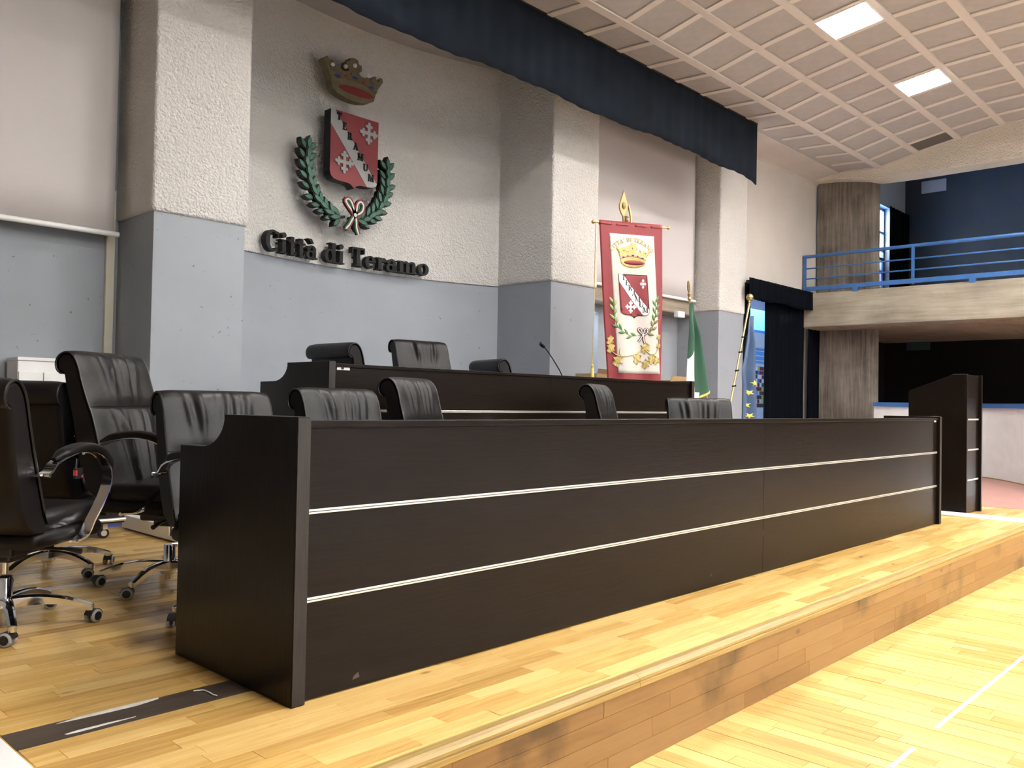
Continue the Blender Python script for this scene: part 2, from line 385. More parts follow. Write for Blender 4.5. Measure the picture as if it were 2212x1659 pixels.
# worn pale residue along the dark strip
rs = MB()
def blob(mb, pts, z0, z1):
    mb.prism(pts, lambda u, v, d: (u, v, d), z0, z1)
blob(rs, [(.93, 2.690), (1.0, 2.703), (1.12, 2.7045), (1.24, 2.7045), (1.235, 2.692), (1.16, 2.678), (1.08, 2.680), (1.0, 2.684)], .0006, .0012)
blob(rs, [(.92, 2.592), (.955, 2.598), (1.03, 2.598), (1.08, 2.594), (1.12, 2.592), (1.12, 2.588), (1.05, 2.585), (.96, 2.582), (.925, 2.584)], .0006, .0012)
rs.build('tape_residue', 'tape', stage)
struct(B('trim_2', 'white_metal', .57, .775, 1.80, 6.0, 0, .012, None, .002), 'white floor band across the stage, left of the desk')
struct(B('trim_3', 'white_metal', 8.44, 8.68, 1.80, 6.0, 0, .014, None, .002), 'white floor band across the stage, beside the lectern')
struct(B('trim_4', 'tape', .79, 2.56, 4.545, 4.60, 0, .0012), 'pale tape line on the stage floor behind the desk')
hall = struct(B('floor', 'parq_y', HALL_X0, 19, -.6, 1.80, ZL-.1, ZL-.0025), 'varnished parquet hall floor below the stage')
struct(B('floor_bounce', 'bounce_grey', HALL_X0, 19, HALL_Y0, -.6, ZL-.1, ZL-.0025))  # unseen grey floor added to keep the bounced light neutral
rows = []; x = 2.0
while x < 9.6:
    yn = .45 if x > 3.2 else .7
    rows.append((x, x+PW, yn, 1.765)); x += PW
lay_planks(hall, rows, 'Y', ZL, 'parq_y', 300)
for a, b in ((2.2, 2.9), (3.18, 3.42), (3.70, 9.5)):
    o = B('floor_line', 'tape' if a < 3 else 'white_paint', a, b, 1.10+(a-3)*.012, 1.118+(a-3)*.012, ZL+.0006, ZL+.0014, hall)
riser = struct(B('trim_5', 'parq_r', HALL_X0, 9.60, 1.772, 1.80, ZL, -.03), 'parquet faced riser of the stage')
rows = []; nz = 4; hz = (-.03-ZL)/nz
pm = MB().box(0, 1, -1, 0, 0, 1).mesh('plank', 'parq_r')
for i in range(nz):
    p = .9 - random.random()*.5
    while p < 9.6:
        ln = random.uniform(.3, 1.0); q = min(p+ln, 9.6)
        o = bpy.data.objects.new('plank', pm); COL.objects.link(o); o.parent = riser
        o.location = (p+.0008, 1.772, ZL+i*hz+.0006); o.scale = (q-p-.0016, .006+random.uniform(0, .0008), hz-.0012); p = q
# bull-nosed edge with a groove
nos = []
prof = [(1.815, .0015), (1.785, .0015), (1.772, -.002), (1.763, -.010), (1.762, -.018), (1.766, -.021), (1.766, -.024), (1.761, -.027), (1.761, -.042), (1.767, -.047), (1.80, -.047), (1.815, -.03)]
for i, (a, b) in enumerate(((HALL_X0, -.6), (-.598, 2.56), (2.562, 5.9), (5.902, 9.60))):
    o = MB().prism(prof, lambda u, v, d: (d, u, v), a, b).build('trim_6', 'nosing'); struct(o, 'rounded wooden nosing along the stage edge')
    if i: o.parent = nos[0]; o.name = 'nosing_length'; del o['kind']
    nos.append(o)
struct(B('floor_gallery', 'red_floor', 9.60, 19, 1.80, 6.44, -.1, 0), 'dull red floor beyond the stage')
struct(B('floor_apse', 'blue_carpet', HALL_X0, 12, 6.40, 8.4, -.1, -.003))
# ------------------------------------------------------------------ back wall and pillars
for i, (a, b) in enumerate(PILLARS):
    p = empty(f'wall_pillar_{i+1}', (a, YP, 0)); struct(p, ['broad square pillar beside the left projection screen', 'square pillar between the crest wall and the banner', 'square pillar behind the two flags'][i])
    MB().box(0, b-a, 0, 1.0, 0, ZB+.05).build('painted_base', 'grey', p, .004)
    MB().box(-.018, b-a+.018, -.022, 1.0, ZB, 5.2).build('plaster_face', 'plaster', p, .025, 3)
# curved niche
AC, AR, AT = 5.48, 5.17, 7.62
arc = lambda X: AT-AR+math.sqrt(AR*AR-(X-AC)**2)
p = empty('wall_back', (AC, AT, 0)); struct(p, 'shallow curved niche wall, grey below and rough white plaster above')
def arcwall(z0, z1, off, th, m, nm):
    mb = MB(); n = 40; xs = [3.4+(7.55-3.4)*i/n for i in range(n+1)]
    mb.grid(lambda u, v: (3.4+4.15*u-AC, arc(3.4+4.15*u)-off-AT, z0+(z1-z0)*v), n, 1)
    mb.grid(lambda u, v: (3.4+4.15*u-AC, arc(3.4+4.15*u)+th-AT, z0+(z1-z0)*v), n, 1)
    mb.grid(lambda u, v: (3.4+4.15*u-AC, arc(3.4+4.15*u)-off+(th+off)*v-AT, z0), n, 1, smooth=False)
    mb.grid(lambda u, v: (3.4+4.15*u-AC, arc(3.4+4.15*u)-off+(th+off)*v-AT, z1), n, 1, smooth=False)
    return mb.build(nm, m, p)
arcwall(0, ZB+.03, 0, .2, 'grey', 'painted_base'); arcwall(ZB, 5.2, .02, .15, 'plaster', 'plaster_face')
# left bay
struct(B('wall_left_bay', 'grey', HALL_X0, 2.9, 7.05, 7.25, 0, 5.2), 'grey painted wall behind the left projection screen')
# second bay: grey wall, concrete beam, dark doorway
wb = empty('wall_middle_bay', (8.2, 7.1, 0)); struct(wb, 'grey wall below a concrete beam behind the banner')
MB().box(1.0, 3.0, 0, .2, 0, 5.2).build('painted_base', 'grey', wb)
MB().box(-.05, 1.0, 0, .2, 2.2, 5.2).build('painted_lintel', 'grey', wb)
MB().box(-.05, 3.0, -.28, 0, 2.30, 2.62).build('concrete_beam', 'concrete_b', wb, .02)
d = empty('door_1', (8.15, 7.2, 0)); struct(d, 'dark doorway beside the second pillar')
MB().box(0, 1.0, .15, .2, 0, 2.2).build('door_leaf', 'blackwall', d)  # black leaf stands for the darkness of the shadowed recess
B('junction_box', 'white_paint', 10.62, 10.80, 6.74, 6.82, 2.24, 2.33, None, .01)
tag(bpy.data.objects['junction_box'], 'small white junction box under the concrete beam behind the green flag', 'junction box')
# third bay: white wall with curtained doorway
wc = empty('wall_right_bay', (11.9, YW3, 0)); struct(wc, 'plain white wall above the curtained doorway')
MB().box(-.2, 2.62, 0, .25, 2.80, 4.96).box(2.15, 2.9, 0, .25, 0, 2.80).box(-.2, -.02, 0, .25, 0, 2.8).build('white_face', 'smooth_white', wc)
# ceiling soffit cove over the third bay
mb = MB(); cove = [(5.93, 4.962), (6.1, 4.95), (6.28, 4.925), (6.40, 4.89), (6.44, 4.86), (6.46, 4.86), (6.46, 5.05), (5.93, 5.05)]
mb.prism(cove, lambda u, v, d: (d, u, v), 10.9, 14.6)
struct(mb.build('trim_7', 'smooth_white'), 'rounded plaster cove where the white wall meets the ceiling')
# side wall beyond the balcony front, with a tall window
sw = empty('wall_side_upper', (14.5, YW3, 2.9)); struct(sw, 'pale side wall of the upper gallery')
def bx(x0, x1, y0, y1, z0, z1, nm, m, par, bev=0):
    l = par.location
    return MB().box(x0-l.x, x1-l.x, y0-l.y, y1-l.y, z0-l.z, z1-l.z).build(nm, m, par, bev)
bx(14.52, 15.3, YW3, YW3+.25, 2.9, 6.2, 'wall_piece', 'bluewhite', sw); bx(18.1, 19.2, YW3, YW3+.25, 2.9, 6.2, 'wall_piece', 'bluewhite', sw)
bx(15.3, 18.1, YW3, YW3+.25, 5.1, 6.2, 'wall_piece', 'bluewhite', sw); bx(15.3, 18.1, YW3, YW3+.25, 2.9, 3.4, 'wall_piece', 'bluewhite', sw)
wn = empty('window_1', (15.3, YW3+.1, 3.4)); struct(wn, 'narrow bright gallery window beside the concrete column')  # part hidden by the column is lengthened to let in more daylight
MB().box(0, 2.8, .02, .026, 0, 1.7).build('pane', 'glass', wn)
fr = MB()
for zz in (0, .35, .62, .80, 1.16, 1.64): fr.box(0, 2.8, 0, .05, zz, zz+.05)
for xx in (0, .92, 1.84, 2.75): fr.box(xx, xx+.05, 0, .05, 0, 1.7)
fr.build('window_frame', 'blue', wn)
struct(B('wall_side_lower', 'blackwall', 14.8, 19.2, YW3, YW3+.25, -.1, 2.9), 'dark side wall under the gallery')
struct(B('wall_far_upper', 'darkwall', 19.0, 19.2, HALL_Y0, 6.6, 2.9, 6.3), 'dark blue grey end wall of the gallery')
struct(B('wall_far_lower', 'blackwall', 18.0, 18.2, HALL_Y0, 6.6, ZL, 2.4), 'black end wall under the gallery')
struct(B('ceiling_gallery', 'darkwall', 14.6, 19.2, HALL_Y0, 6.7, 6.1, 6.25))
# concrete column
cx0, cx1, cy0, cy1 = 14.55, 15.5, 5.36, 6.43
mb = MB(); ch = .16
mb.prism([(14.55, 5.50), (14.68, 5.385), (14.86, 5.45), (15.1, 5.62), (15.1, 6.43), (14.55, 6.43)], lambda u, v, d: (u, v, d), -.1, 5.1)
struct(mb.build('wall_column', 'concrete_v', None, .02), 'board-marked concrete column rising through the balcony')
# balcony
bal = struct(B('floor_balcony', 'concrete_h', XB, 19, HALL_Y0, 6.44, 2.325, 2.90, None, .015), 'concrete balcony edge with board marks')
struct(B('ceiling_balcony', 'concrete_b', XB+.25, 19, HALL_Y0, 6.44, 2.30, 2.33))
# beam at the end of the vaulted ceiling
mb = MB()
poly = [(6.44, 5.4), (6.44, 4.90), (6.09, 4.88), (5.8, 4.84), (5.32, 4.75), (4.8, 4.735), (HALL_Y0, 4.70), (HALL_Y0, 5.5), (3, 5.5)]
mb.prism(poly, lambda u, v, d: (d, u, v), 14.30, 14.7)
struct(mb.build('trim_8', 'tan', None, .03, 3), 'rough tan plaster beam at the end of the ceiling')
struct(B('wall_beam_top', 'darkwall', 14.62, 14.72, HALL_Y0, 6.6, 5.2, 6.2))
# hall walls behind the camera
struct(B('wall_front', 'hall_wall', HALL_X0-.2, 19.2, HALL_Y0-.2, HALL_Y0, ZL, 6.3))
struct(B('wall_left', 'hall_wall', HALL_X0-.2, HALL_X0, HALL_Y0, 8.4, ZL, 5.6))
# parapet of the tribune under the balcony
PAR = [(10.9, 1.5), (11.9, 2.2), (12.75, 2.80), (13.5, 3.36), (13.9, 4.0), (14.08, 4.65), (14.18, 5.27)]
pp = empty('wall_parapet', (13.5, 3.36, 0)); struct(pp, 'low white parapet with a blue cap under the balcony')
def ribbon(z0, z1, o0, o1, nm, m):
    n = 24; C_ = [Vector((*curve_pt(PAR, k*6/n), 0)) for k in range(n+1)]; mb = MB()
    for k in range(n+1):
        d = (C_[min(k+1, n)]-C_[max(k-1, 0)]).normalized(); q = Vector((d.y, -d.x, 0))           # outward, away from the stage
        for o_, z in ((o0, z0), (o1, z0), (o1, z1), (o0, z1)):
            p_ = C_[k]+q*o_-Vector((13.5, 3.36, 0)); mb.v.append((p_.x, p_.y, z))
    for k in range(n):
        for a in range(4): mb.f.append([k*4+a, k*4+(a+1) % 4, k*4+4+(a+1) % 4, k*4+4+a]); mb.m.append(0); mb.sm.append(True)
    mb.f += [[0, 1, 2, 3], [n*4+3, n*4+2, n*4+1, n*4]]; mb.m += [0, 0]; mb.sm += [False, False]
    mb.build(nm, m, pp)
def curve_pt(P, t):
    n = len(P)-1; t = max(0, min(n-1e-6, t)); i = int(t); f = t-i; g = lambda k: P[max(0, min(n, k))]
    p0, p1, p2, p3 = g(i-1), g(i), g(i+1), g(i+2)
    return tuple(.5*((2*p1[k])+(-p0[k]+p2[k])*f+(2*p0[k]-5*p1[k]+4*p2[k]-p3[k])*f*f+(-p0[k]+3*p1[k]-3*p2[k]+p3[k])*f**3) for k in (0, 1))
ribbon(-.05, 1.0, 0, .14, 'parapet_wall', 'white_paint'); ribbon(1.0, 1.065, -.03, .17, 'parapet_cap', 'blue'); ribbon(0, .014, -.012, 0, 'parapet_trim', 'nosing')
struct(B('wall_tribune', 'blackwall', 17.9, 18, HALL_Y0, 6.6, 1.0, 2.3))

# ------------------------------------------------------------------ ceiling
ceil = empty('ceiling', (0, 5.26, 4.93)); struct(ceil, 'vaulted ceiling of square tiles on pale bars')
co = Vector((0, 5.26, 4.93))
full = [(7.9, 4.975)] + [(5.26, 4.93)] + ND[1:] + [(-3, 4.78), (HALL_Y0, 4.0)]  # unseen rear slope lowered so the far lamps reach the upper niche
sl = MB(); xa, xb = HALL_X0, 14.6
for (y0, z0), (y1, z1) in zip(full, full[1:]):
    sl.prism([(y0, z0+.03), (y1, z1+.03), (y1, z1+.12), (y0, z0+.12)], lambda u, v, d: (d, u-co.y, v-co.z), xa, xb)
sl.build('ceiling_slab', 'tile', ceil)
tile_me = MB().box(-.5, .5, -.5, .5, 0, 1).mesh('tile', 'tile'); tile_dk = MB().box(-.5, .5, -.5, .5, 0, 1).mesh('tile', 'tile_dark')
bar_me = MB().box(-.5, .5, -.5, .5, 0, 1).mesh('bar', 'bar')
def place(me, nm, xc, p0, p1, lx, ly, th, dz=0, tilt=None):
    y0, z0 = p0; y1, z1 = p1
    o = bpy.data.objects.new(nm, me); COL.objects.link(o); o.parent = ceil
    ang = math.atan2(z1-z0, y1-y0)
    o.location = (xc, (y0+y1)/2-co.y, (z0+z1)/2-co.z+dz); o.rotation_euler = (ang if abs(ang) < PI/2 else ang-PI, 0, 0)
    o.scale = (lx, ly, th)
    if tilt: o.rotation_euler[1] += tilt[1]; o.rotation_euler[0] += tilt[0]
    return o
LIGHT_CELLS = {(15, 2), (19, 2), (11, 2), (7, 2), (3, 2)}
bays = [((5.86, 4.962), ND[0])] + list(zip(ND, ND[1:]))        # bay 0 = flat strip by the valance
N0, N1 = 5, 24
for bi, (p0, p1) in enumerate(bays):
    L = math.hypot(p1[0]-p0[0], p1[1]-p0[1])
    for n in range(N0, N1):
        x0 = CX(n); x1 = min(CX(n+1), 14.31)
        if x1-x0 < .1: continue
        if bi and (n, bi-1) in LIGHT_CELLS: continue
        dark = (n == 23 and bi == 2); tilt = None; dz = .012
        if (n, bi) == (16, 1): tilt = (.012, -.012); dz = .008
        place(tile_dk if dark else tile_me, 'tile', (x0+x1)/2, p0, p1, x1-x0-.075, L-.085, .012, dz+.003 if not dark else .017, tilt)
    for n in range(N0, N1+1):
        x = min(CX(n), 14.29)
        place(bar_me, 'cross_bar', x, p0, p1, .086, L-.05, .014, -.002)
for (y, z) in ND:
    o = bpy.data.objects.new('main_bar', bar_me); COL.objects.link(o); o.parent = ceil
    o.location = ((CX(N0)+14.31)/2, y-co.y, z-co.z-.006); o.scale = (14.31-CX(N0), .10, .02)
def ceiling_light(xc, yc, zc, ang, label, group=None, lx=.54, ly=.54):
    t = empty('ceiling_light', (xc, yc, zc)); t.rotation_euler = (ang, 0, 0); tag(t, label, 'light', group)
    f = MB(); a, b = lx/2+.015, ly/2+.015
    f.box(-a, a, -b, -b+.018, -.006, .05).box(-a, a, b-.018, b, -.006, .05).box(-a, -a+.018, -b, b, -.006, .05).box(a-.018, a, -b, b, -.006, .05).box(-a, a, -b, b, .045, .055)
    f.build('light_frame', 'white_metal', t)
    MB().box(-lx/2, lx/2, -ly/2, ly/2, .004, .012).build('diffuser', 'lamp', t)
    lo = MB()
    for k in range(9):
        x = -lx/2+lx*(k+.5)/9; lo.box(x-.002, x+.002, -ly/2, ly/2, -.012, .002)
    lo.build('louvre', 'white_metal', t)
    return t
def cell_light(n, bi, label, group=None):
    (y0, z0), (y1, z1) = ND[bi], ND[bi+1]; ang = math.atan2(z0-z1, y0-y1)
    return ceiling_light((CX(n)+CX(n+1))/2, (y0+y1)/2, (z0+z1)/2, ang, label, group)
cell_light(15, 2, 'large glaring square ceiling light at the top edge of the photo')
cell_light(19, 2, 'glaring square ceiling light nearer the balcony')
for n in (11, 7): cell_light(n, 2, 'square ceiling light above the stage, out of view', 'hall ceiling lights out of view')
for yy in (.65, -1.9, -4.4, -6.9, -9.4, -11.9):  # farther rows are unseen, added for low frontal light on the niche
    for xx in (1.87, 4.27, 6.67, 9.07, 11.47, 13.3):  # last column added to brighten the parapet
        ceiling_light(xx, yy, 5.20 if yy > 0 else min(4.88, 4.745+(yy+3)*.0709), 0 if yy > 0 else .0709, 'square ceiling light over the audience, out of view', 'hall ceiling lights out of view')
# ------------------------------------------------------------------ valance
def wavy(x0, x1, y, ztop, zbot, amp, wl, seed, nm, m, par=None, origin=None, nz=6, drop=None):
    rnd = random.Random(seed); ph = [rnd.uniform(0, 6.28) for _ in range(4)]; n = int((x1-x0)/wl*10)
    ox, oy, oz = origin or (0, 0, 0)
    def fn(u, v):
        x = x0+(x1-x0)*u; a = amp*(.4+.6*v)
        dy = a*(math.sin(x*2*PI/wl+ph[0]+1.3*math.sin(x*1.7+ph[1]))+.45*math.sin(x*2*PI/wl*.47+ph[2]))
        zb = zbot(x) if callable(zbot) else zbot
        return (x-ox, y+dy-oy, ztop+(zb-ztop)*v-oz)
    return MB().grid(fn, n, nz).build(nm, m, par, solid=.012)
vb = lambda x: 4.17+.012*x*0+.018*math.sin(x*2.3)+.008*math.sin(x*6.7+1)-(.07*max(0, (x-10.75))/.3)
vz = empty('valance', (7, 5.78, 4.2)); tag(vz, 'long navy fabric valance hanging from the ceiling above the stage', 'valance')
wavy(-2, 11.08, 5.78, 4.985, vb, .007, .23, 3, 'valance_cloth', 'navy', vz, (7, 5.78, 4.2))
MB().box(-9, 4.08, -.012, .03, .75, .785).build('curtain_track', 'blackplastic', vz)
# ------------------------------------------------------------------ projection screens
def screen(nm, x0, x1, y, z0, z1, label):
    t = empty(nm, ((x0+x1)/2, y, z0)); tag(t, label, 'screen'); h = (x1-x0)/2
    MB().grid(lambda u, v: (-h+2*h*u, .012*math.sin(u*9)*(1-v)**2, .03+(z1-z0-.03)*v), 40, 8).build('screen_cloth', 'screen', t, solid=.004)
    MB().tube([(-h-.04, 0, .012), (h+.035, 0, .012)], .022, 12).build('bottom_bar', 'white_metal', t)
    MB().box(-h, h, -.07, .07, z1-z0, z1-z0+.13).build('screen_case', 'white_metal', t, .01)
    return t
screen('projection_screen', -.2, 2.70, 6.88, 2.215, 4.75, 'white projection screen hanging at the left edge of the photo')
screen('projection_screen', 8.29, 11.10, 6.78, 2.505, 4.75, 'white projection screen hanging behind the red banner')
cdt = MB().box(2.70, 2.765, 7.015, 7.05, 0, 2.6).build('cable_duct', 'cream_plastic', None, .004); tag(cdt, 'cream cable duct running down the grey wall beside the pillar', 'cable duct')
mb = MB().box(1.80, 1.945, 7.03, 7.05, 1.55, 2.02).build('wall_poster', 'foy_blue', None, .003); tag(mb, 'dark blue poster on the grey wall at the left edge', 'poster')
# ------------------------------------------------------------------ desks
def make_desk(x0, x1, yf, zb, label, cat='desk', sticker=None):
    t = empty('council_desk', ((x0+x1)/2, yf, zb)); tag(t, label, cat); h = (x1-x0)/2
    arcp = []
    for i in range(11):
        a = i/10*PI/2; arcp.append((.465+.16-.16*math.sin(a)-.0 if False else .605-.165*math.sin(a), .906-.118*math.cos(a) if False else .788+.118*(1-math.cos(a))))
    side = [(-.022, 0), (.769, 0), (.769, .785), (.605, .788)] + arcp[1:] + [(.44, .906), (-.022, .910)]
    for sx, nm in ((-1, 'side_panel'), (1, 'side_panel')):
        o = MB().prism(side, lambda u, v, d: (d, u, v), sx*h, sx*(h-.05)).build(nm, 'wenge_v', t, .003)
        a, b = sorted((sx*h, sx*(h-.05)))
        MB().box(a+.002, b-.002, -.0245, -.021, .004, .905).build('edge_band', 'worn_edge', o)
    xs = [(-h+.052, -.001), (.001, h-.052)]
    bands = [(0.006, .3155), (.3305, .5975), (.6125, .872)]
    for a, b in xs:
        for z0, z1 in bands:
            MB().box(a, b, 0, .03, z0, z1).build('front_panel', 'wenge', t, .0015)
        for z in (.323, .605):
            o = MB().box(a, b, -.004, .03, z-.0075, z+.0075).build('metal_strip', 'alu', t, .001)
            MB().box(a, b, -.0046, -.0035, z-.0012, z+.0012).build('strip_groove', 'blackplastic', o)
    MB().box(-h+.052, h-.052, -.010, .045, .876, .897).build('top_rail', 'wenge', t, .002)
    MB().box(-h+.052, h-.052, .004, .03, .868, .878).build('rail_groove', 'worn_edge', t)
    MB().box(-h+.05, h-.05, .03, .70, .715, .745).build('worktop', 'wenge', t, .002)
    MB().box(-.02, .02, .03, .66, 0, .715).build('middle_support', 'wenge_v', t)
    return t
dF = make_desk(DESK['x0'], DESK['x1'], DESK['yf'], 0, 'long dark wenge council desk with two metal strips in the foreground')
dR = make_desk(3.01, 7.20, 4.40, .288, 'raised dark wenge council desk below the crest wall')
def on(t, x, y, z): return (x-t.location.x, y-t.location.y, z-t.location.z)
a = on(dR, 3.085, 4.40, 1.145); MB().box(a[0], a[0]+.095, -.002, 0, a[2], a[2]+.022).box(a[0]+.03, a[0]+.05, -.0024, -.002, a[2]+.004, a[2]+.018, 1).build('label_sticker', ['sticker', 'blackplastic'], dR)
a = on(dF, 7.66, 2.348, .862); MB().box(a[0], a[0]+.045, -.002, 0, a[2], a[2]+.014).build('label_sticker', 'sticker', dF)
# chips and scuffs on the front desk
sc = MB()
for (x, z, wd, hh) in ((1.735, .03, .03, .022), (4.045, .06, .014, .018), (4.635, .22, .006, .03)):
    a = on(dF, x, 2.348, z); sc.prism([(a[0], a[2]), (a[0]+wd, a[2]+hh*.2), (a[0]+wd*.8, a[2]+hh), (a[0]+wd*.2, a[2]+hh*.6)], lambda u, v, d: (u, d, v), -.0008, 0)
sc.build('chipped_spot', mat('chipped_board', (.07, .05, .036), .8), dF)
# platform under the raised desk
pl = struct(B('platform_lower', 'white_metal', 2.575, 8.2, 4.30, 6.28, .012, .105, None, .006), 'low white platform edge with blue carpet')
B('carpet', 'blue_carpet', 2.64, 8.14, 4.36, 6.22, .105, .112, pl); B('plinth', 'blackplastic', 2.59, 8.18, 4.32, 6.26, 0, .012, pl)
struct(B('platform_upper', 'blue_carpet', 2.98, 7.9, 4.36, 6.28, .112, .288))
# lectern
lt = empty('lectern', (8.68, 2.375, 0)); tag(lt, 'tall dark wenge lectern with slanted top beside the parapet', 'lectern')
sp = [(0, 0), (.52, 0), (.52, 1.145), (.115, 1.303), (0, 1.303)]
for x0 in (0, .385):
    o = MB().prism([(u-(.022 if (x0 and u == 0) else 0), v) for u, v in sp], lambda u, v, d: (d, u, v), x0, x0+.035).build('side_panel', 'wenge_v', lt, .002)
for z0, z1 in ((.006, .3055), (.3205, .5875), (.6025, .8725), (.8875, 1.298)): MB().box(.035, .385, .006, .03, z0, z1).build('front_panel', 'wenge', lt, .001)
for z in (.313, .595, .88): MB().box(.04, .385, .0, .03, z-.0075, z+.0075).build('metal_strip', 'alu', lt, .001)
MB().prism([(.02, 1.285), (.115, 1.285), (.515, 1.13), (.515, 1.112), (.115, 1.265), (.02, 1.265)], lambda u, v, d: (d, u, v), .035, .385).build('reading_top', 'wenge', lt)
MB().box(.035, .385, .05, .5, .6, .62).build('shelf', 'wenge', lt)
# ------------------------------------------------------------------ chairs
def smooth01(t): t = max(0, min(1, t)); return t*t*(3-2*t)
FRONT = [(.150, .43), (.172, .48), (.195, .55), (.218, .62), (.236, .68), (.250, .725), (.268, .79), (.284, .85), (.296, .90), (.310, .94), (.330, .973), (.360, .994), (.396, .990), (.424, .966), (.432, .930), (.420, .900), (.398, .888)]
REAR = [(.394, .878), (.387, .82), (.370, .72), (.350, .62), (.325, .52), (.288, .44), (.228, .395), (.16, .39)]
def curve_at(P, t):
    """smooth Catmull-Rom evaluation, t in 0..len-1"""
    n = len(P)-1; t = max(0, min(n-1e-6, t)); i = int(t); f = t-i
    g = lambda k: P[max(0, min(n, k))]
    p0, p1, p2, p3 = g(i-1), g(i), g(i+1), g(i+2)
    return tuple(.5*((2*p1[k])+(-p0[k]+p2[k])*f+(2*p0[k]-5*p1[k]+4*p2[k]-p3[k])*f*f+(-p0[k]+3*p1[k]-3*p2[k]+p3[k])*f**3) for k in (0, 1))
def make_chair(high):
    ex = .13 if high else 0
    def st(P):
        return [(y+(.045*smooth01((z-.43)/.5) if high else 0), z+ex*smooth01((z-.43)/.27)) for y, z in P]
    Fr, Re = st(FRONT), st(REAR); W2 = .275
    t = empty('executive_chair')
    # back shell
    loop = [curve_at(Fr, k*.5) for k in range(0, 33)] + Re
    cxm = sum(p[0] for p in loop)/len(loop)
    sh = MB(); secs = [(-W2+.006, .010), (-W2+.016, .002), (-W2+.03, 0), (W2-.03, 0), (W2-.016, .002), (W2-.006, .010)]
    n = len(loop); nr = []
    for i in range(n):
        a, b = Vector(loop[i-1]), Vector(loop[(i+1) % n]); d = (b-a).normalized(); nr.append(Vector((d.y, -d.x)))
    # orientation: normals must point outwards
    area = sum(loop[i-1][0]*loop[i][1]-loop[i][0]*loop[i-1][1] for i in range(n))
    sg = 1 if area > 0 else -1
    k = len(sh.v)
    for x, ins in secs:
        for i in range(n):
            q = Vector(loop[i])-nr[i]*sg*(ins+.004); sh.v.append((x, q.x, q.y))
    for s_ in range(len(secs)-1):
        for i in range(n):
            j = (i+1) % n; sh.f.append([s_*n+i, s_*n+j, (s_+1)*n+j, (s_+1)*n+i]); sh.m.append(0); sh.sm.append(True)
    sh.f.append(list(range(n))); sh.f.append([(len(secs)-1)*n+i for i in range(n)][::-1]); sh.m += [0, 0]; sh.sm += [False, False]
    shell = sh.build('back_shell', 'leather_b', t)
    # leather covers on the front with gathered folds
    rnd = random.Random(3 if high else 5)
    fold = [(rnd.uniform(-.75, .75), rnd.uniform(.035, .085), rnd.uniform(.5, 1), rnd.uniform(-.35, .35)) for _ in range(19)]
    def cover(t0, t1, nm, spread, endin):
        def fn(u, v):
            x = (u*2-1); tt = t0+(t1-t0)*v
            y, z = curve_at(Fr, tt); y2, z2 = curve_at(Fr, tt+.02); d = Vector((y2-y, z2-z)).normalized(); nn = Vector((-d.y, d.x))
            edge = max(0, 1-((abs(x))**10)); ends = smooth01(v/.06)*(smooth01((1-v)/.06) if endin else 1)
            q = 0
            for c, wd, am, sl in fold:
                xc = c*(spread[0]+(spread[1]-spread[0])*v)+sl*.25*(v-.5)
                q += am*math.exp(-((x-xc)/wd)**2)
            env = smooth01(v/.25)*smooth01((1-v)/.35 if endin else (.54-v)/.2)
            off = .002+.011*edge*ends+(.0090*(q-.5)*env*edge)
            if not endin: env2 = smooth01((v-.45)/.2); off = off*(1-env2)+(.002+.006*edge)*env2
            p = Vector((y, z))+nn*off
            return (x*(W2-.004), p.x, p.y)
        return MB().grid(fn, 72, 36).build(nm, 'leather', t)
    cover(0, 5.0, 'backrest_cushion', (.45, 1.0), True)
    cover(5.05, 16, 'headrest', (.65, 1.1), False)
    for sx in (-1, 1):    # piping around each side
        pts = []
        for k in range(2, 33):
            y, z = curve_at(Fr, k*.5); pts.append((sx*(W2-.004), y, z))
        MB().tube(pts, .005, 6).build('piping', 'piping', shell)
    MB().box(-W2+.03, W2-.03, .0, .004, 0, 1) if False else None
    # seat
    def rbox(x0, x1, y0, y1, z0, z1, nm, m, bev, par=t):
        o = MB().box(x0, x1, y0, y1, z0, z1).build(nm, m, par, bev, 4)
        o.data.polygons.foreach_set('use_smooth', [True]*len(o.data.polygons)); return o
    rbox(-.262, .262, -.275, .20, .385, .485, 'seat', 'leather', .045)
    rbox(-.270, .270, -.265, .22, .335, .405, 'seat_base', 'leather_b', .032)
    # arms
    for sx in (-1, 1):
        xa = sx*.305
        path = [(.255, .635), (.215, .645), (.185, .672), (.12, .695), (.03, .712), (-.06, .712), (-.14, .69), (-.195, .645), (-.215, .59), (-.20, .54), (-.15, .475), (-.09, .415), (-.05, .365), (.0, .352), (.05, .35)]
        dense = [curve_at(path, k*.5) for k in range(0, 29)]
        arm = MB().strip([(xa, y, z) for y, z in dense], (.022, 0, 0), .004).build('armrest', 'chrome', t)
        padp = [curve_at(path, 2.2+k*.25) for k in range(0, 24)]
        pad = MB()
        def ring(i):
            y, z = padp[i]; y2, z2 = padp[min(i+1, 23)]; y1, z1 = padp[max(i-1, 0)]; d = Vector((y2-y1, z2-z1)).normalized(); nn = Vector((d.y, -d.x))
            e = min(1, .35+.65*smooth01(min(i, 23-i)/4)); 
            return [(xa+.031*e*math.cos(a)*(abs(math.cos(a))**-.35 if abs(math.cos(a)) > .01 else 1), y+nn.x*(.014+.020*e*math.sin(a)), z+nn.y*(.014+.020*e*math.sin(a))) for a in [q*PI/5 for q in range(10)]]
        for i in range(24): pad.v += ring(i)
        for i in range(23):
            for q in range(10): pad.f.append([i*10+q, i*10+(q+1) % 10, (i+1)*10+(q+1) % 10, (i+1)*10+q]); pad.m.append(0); pad.sm.append(True)
        pad.f += [list(range(10)), [230+q for q in range(10)]]; pad.m += [0, 0]; pad.sm += [False, False]
        pad.build('arm_pad', 'leather_b', arm)
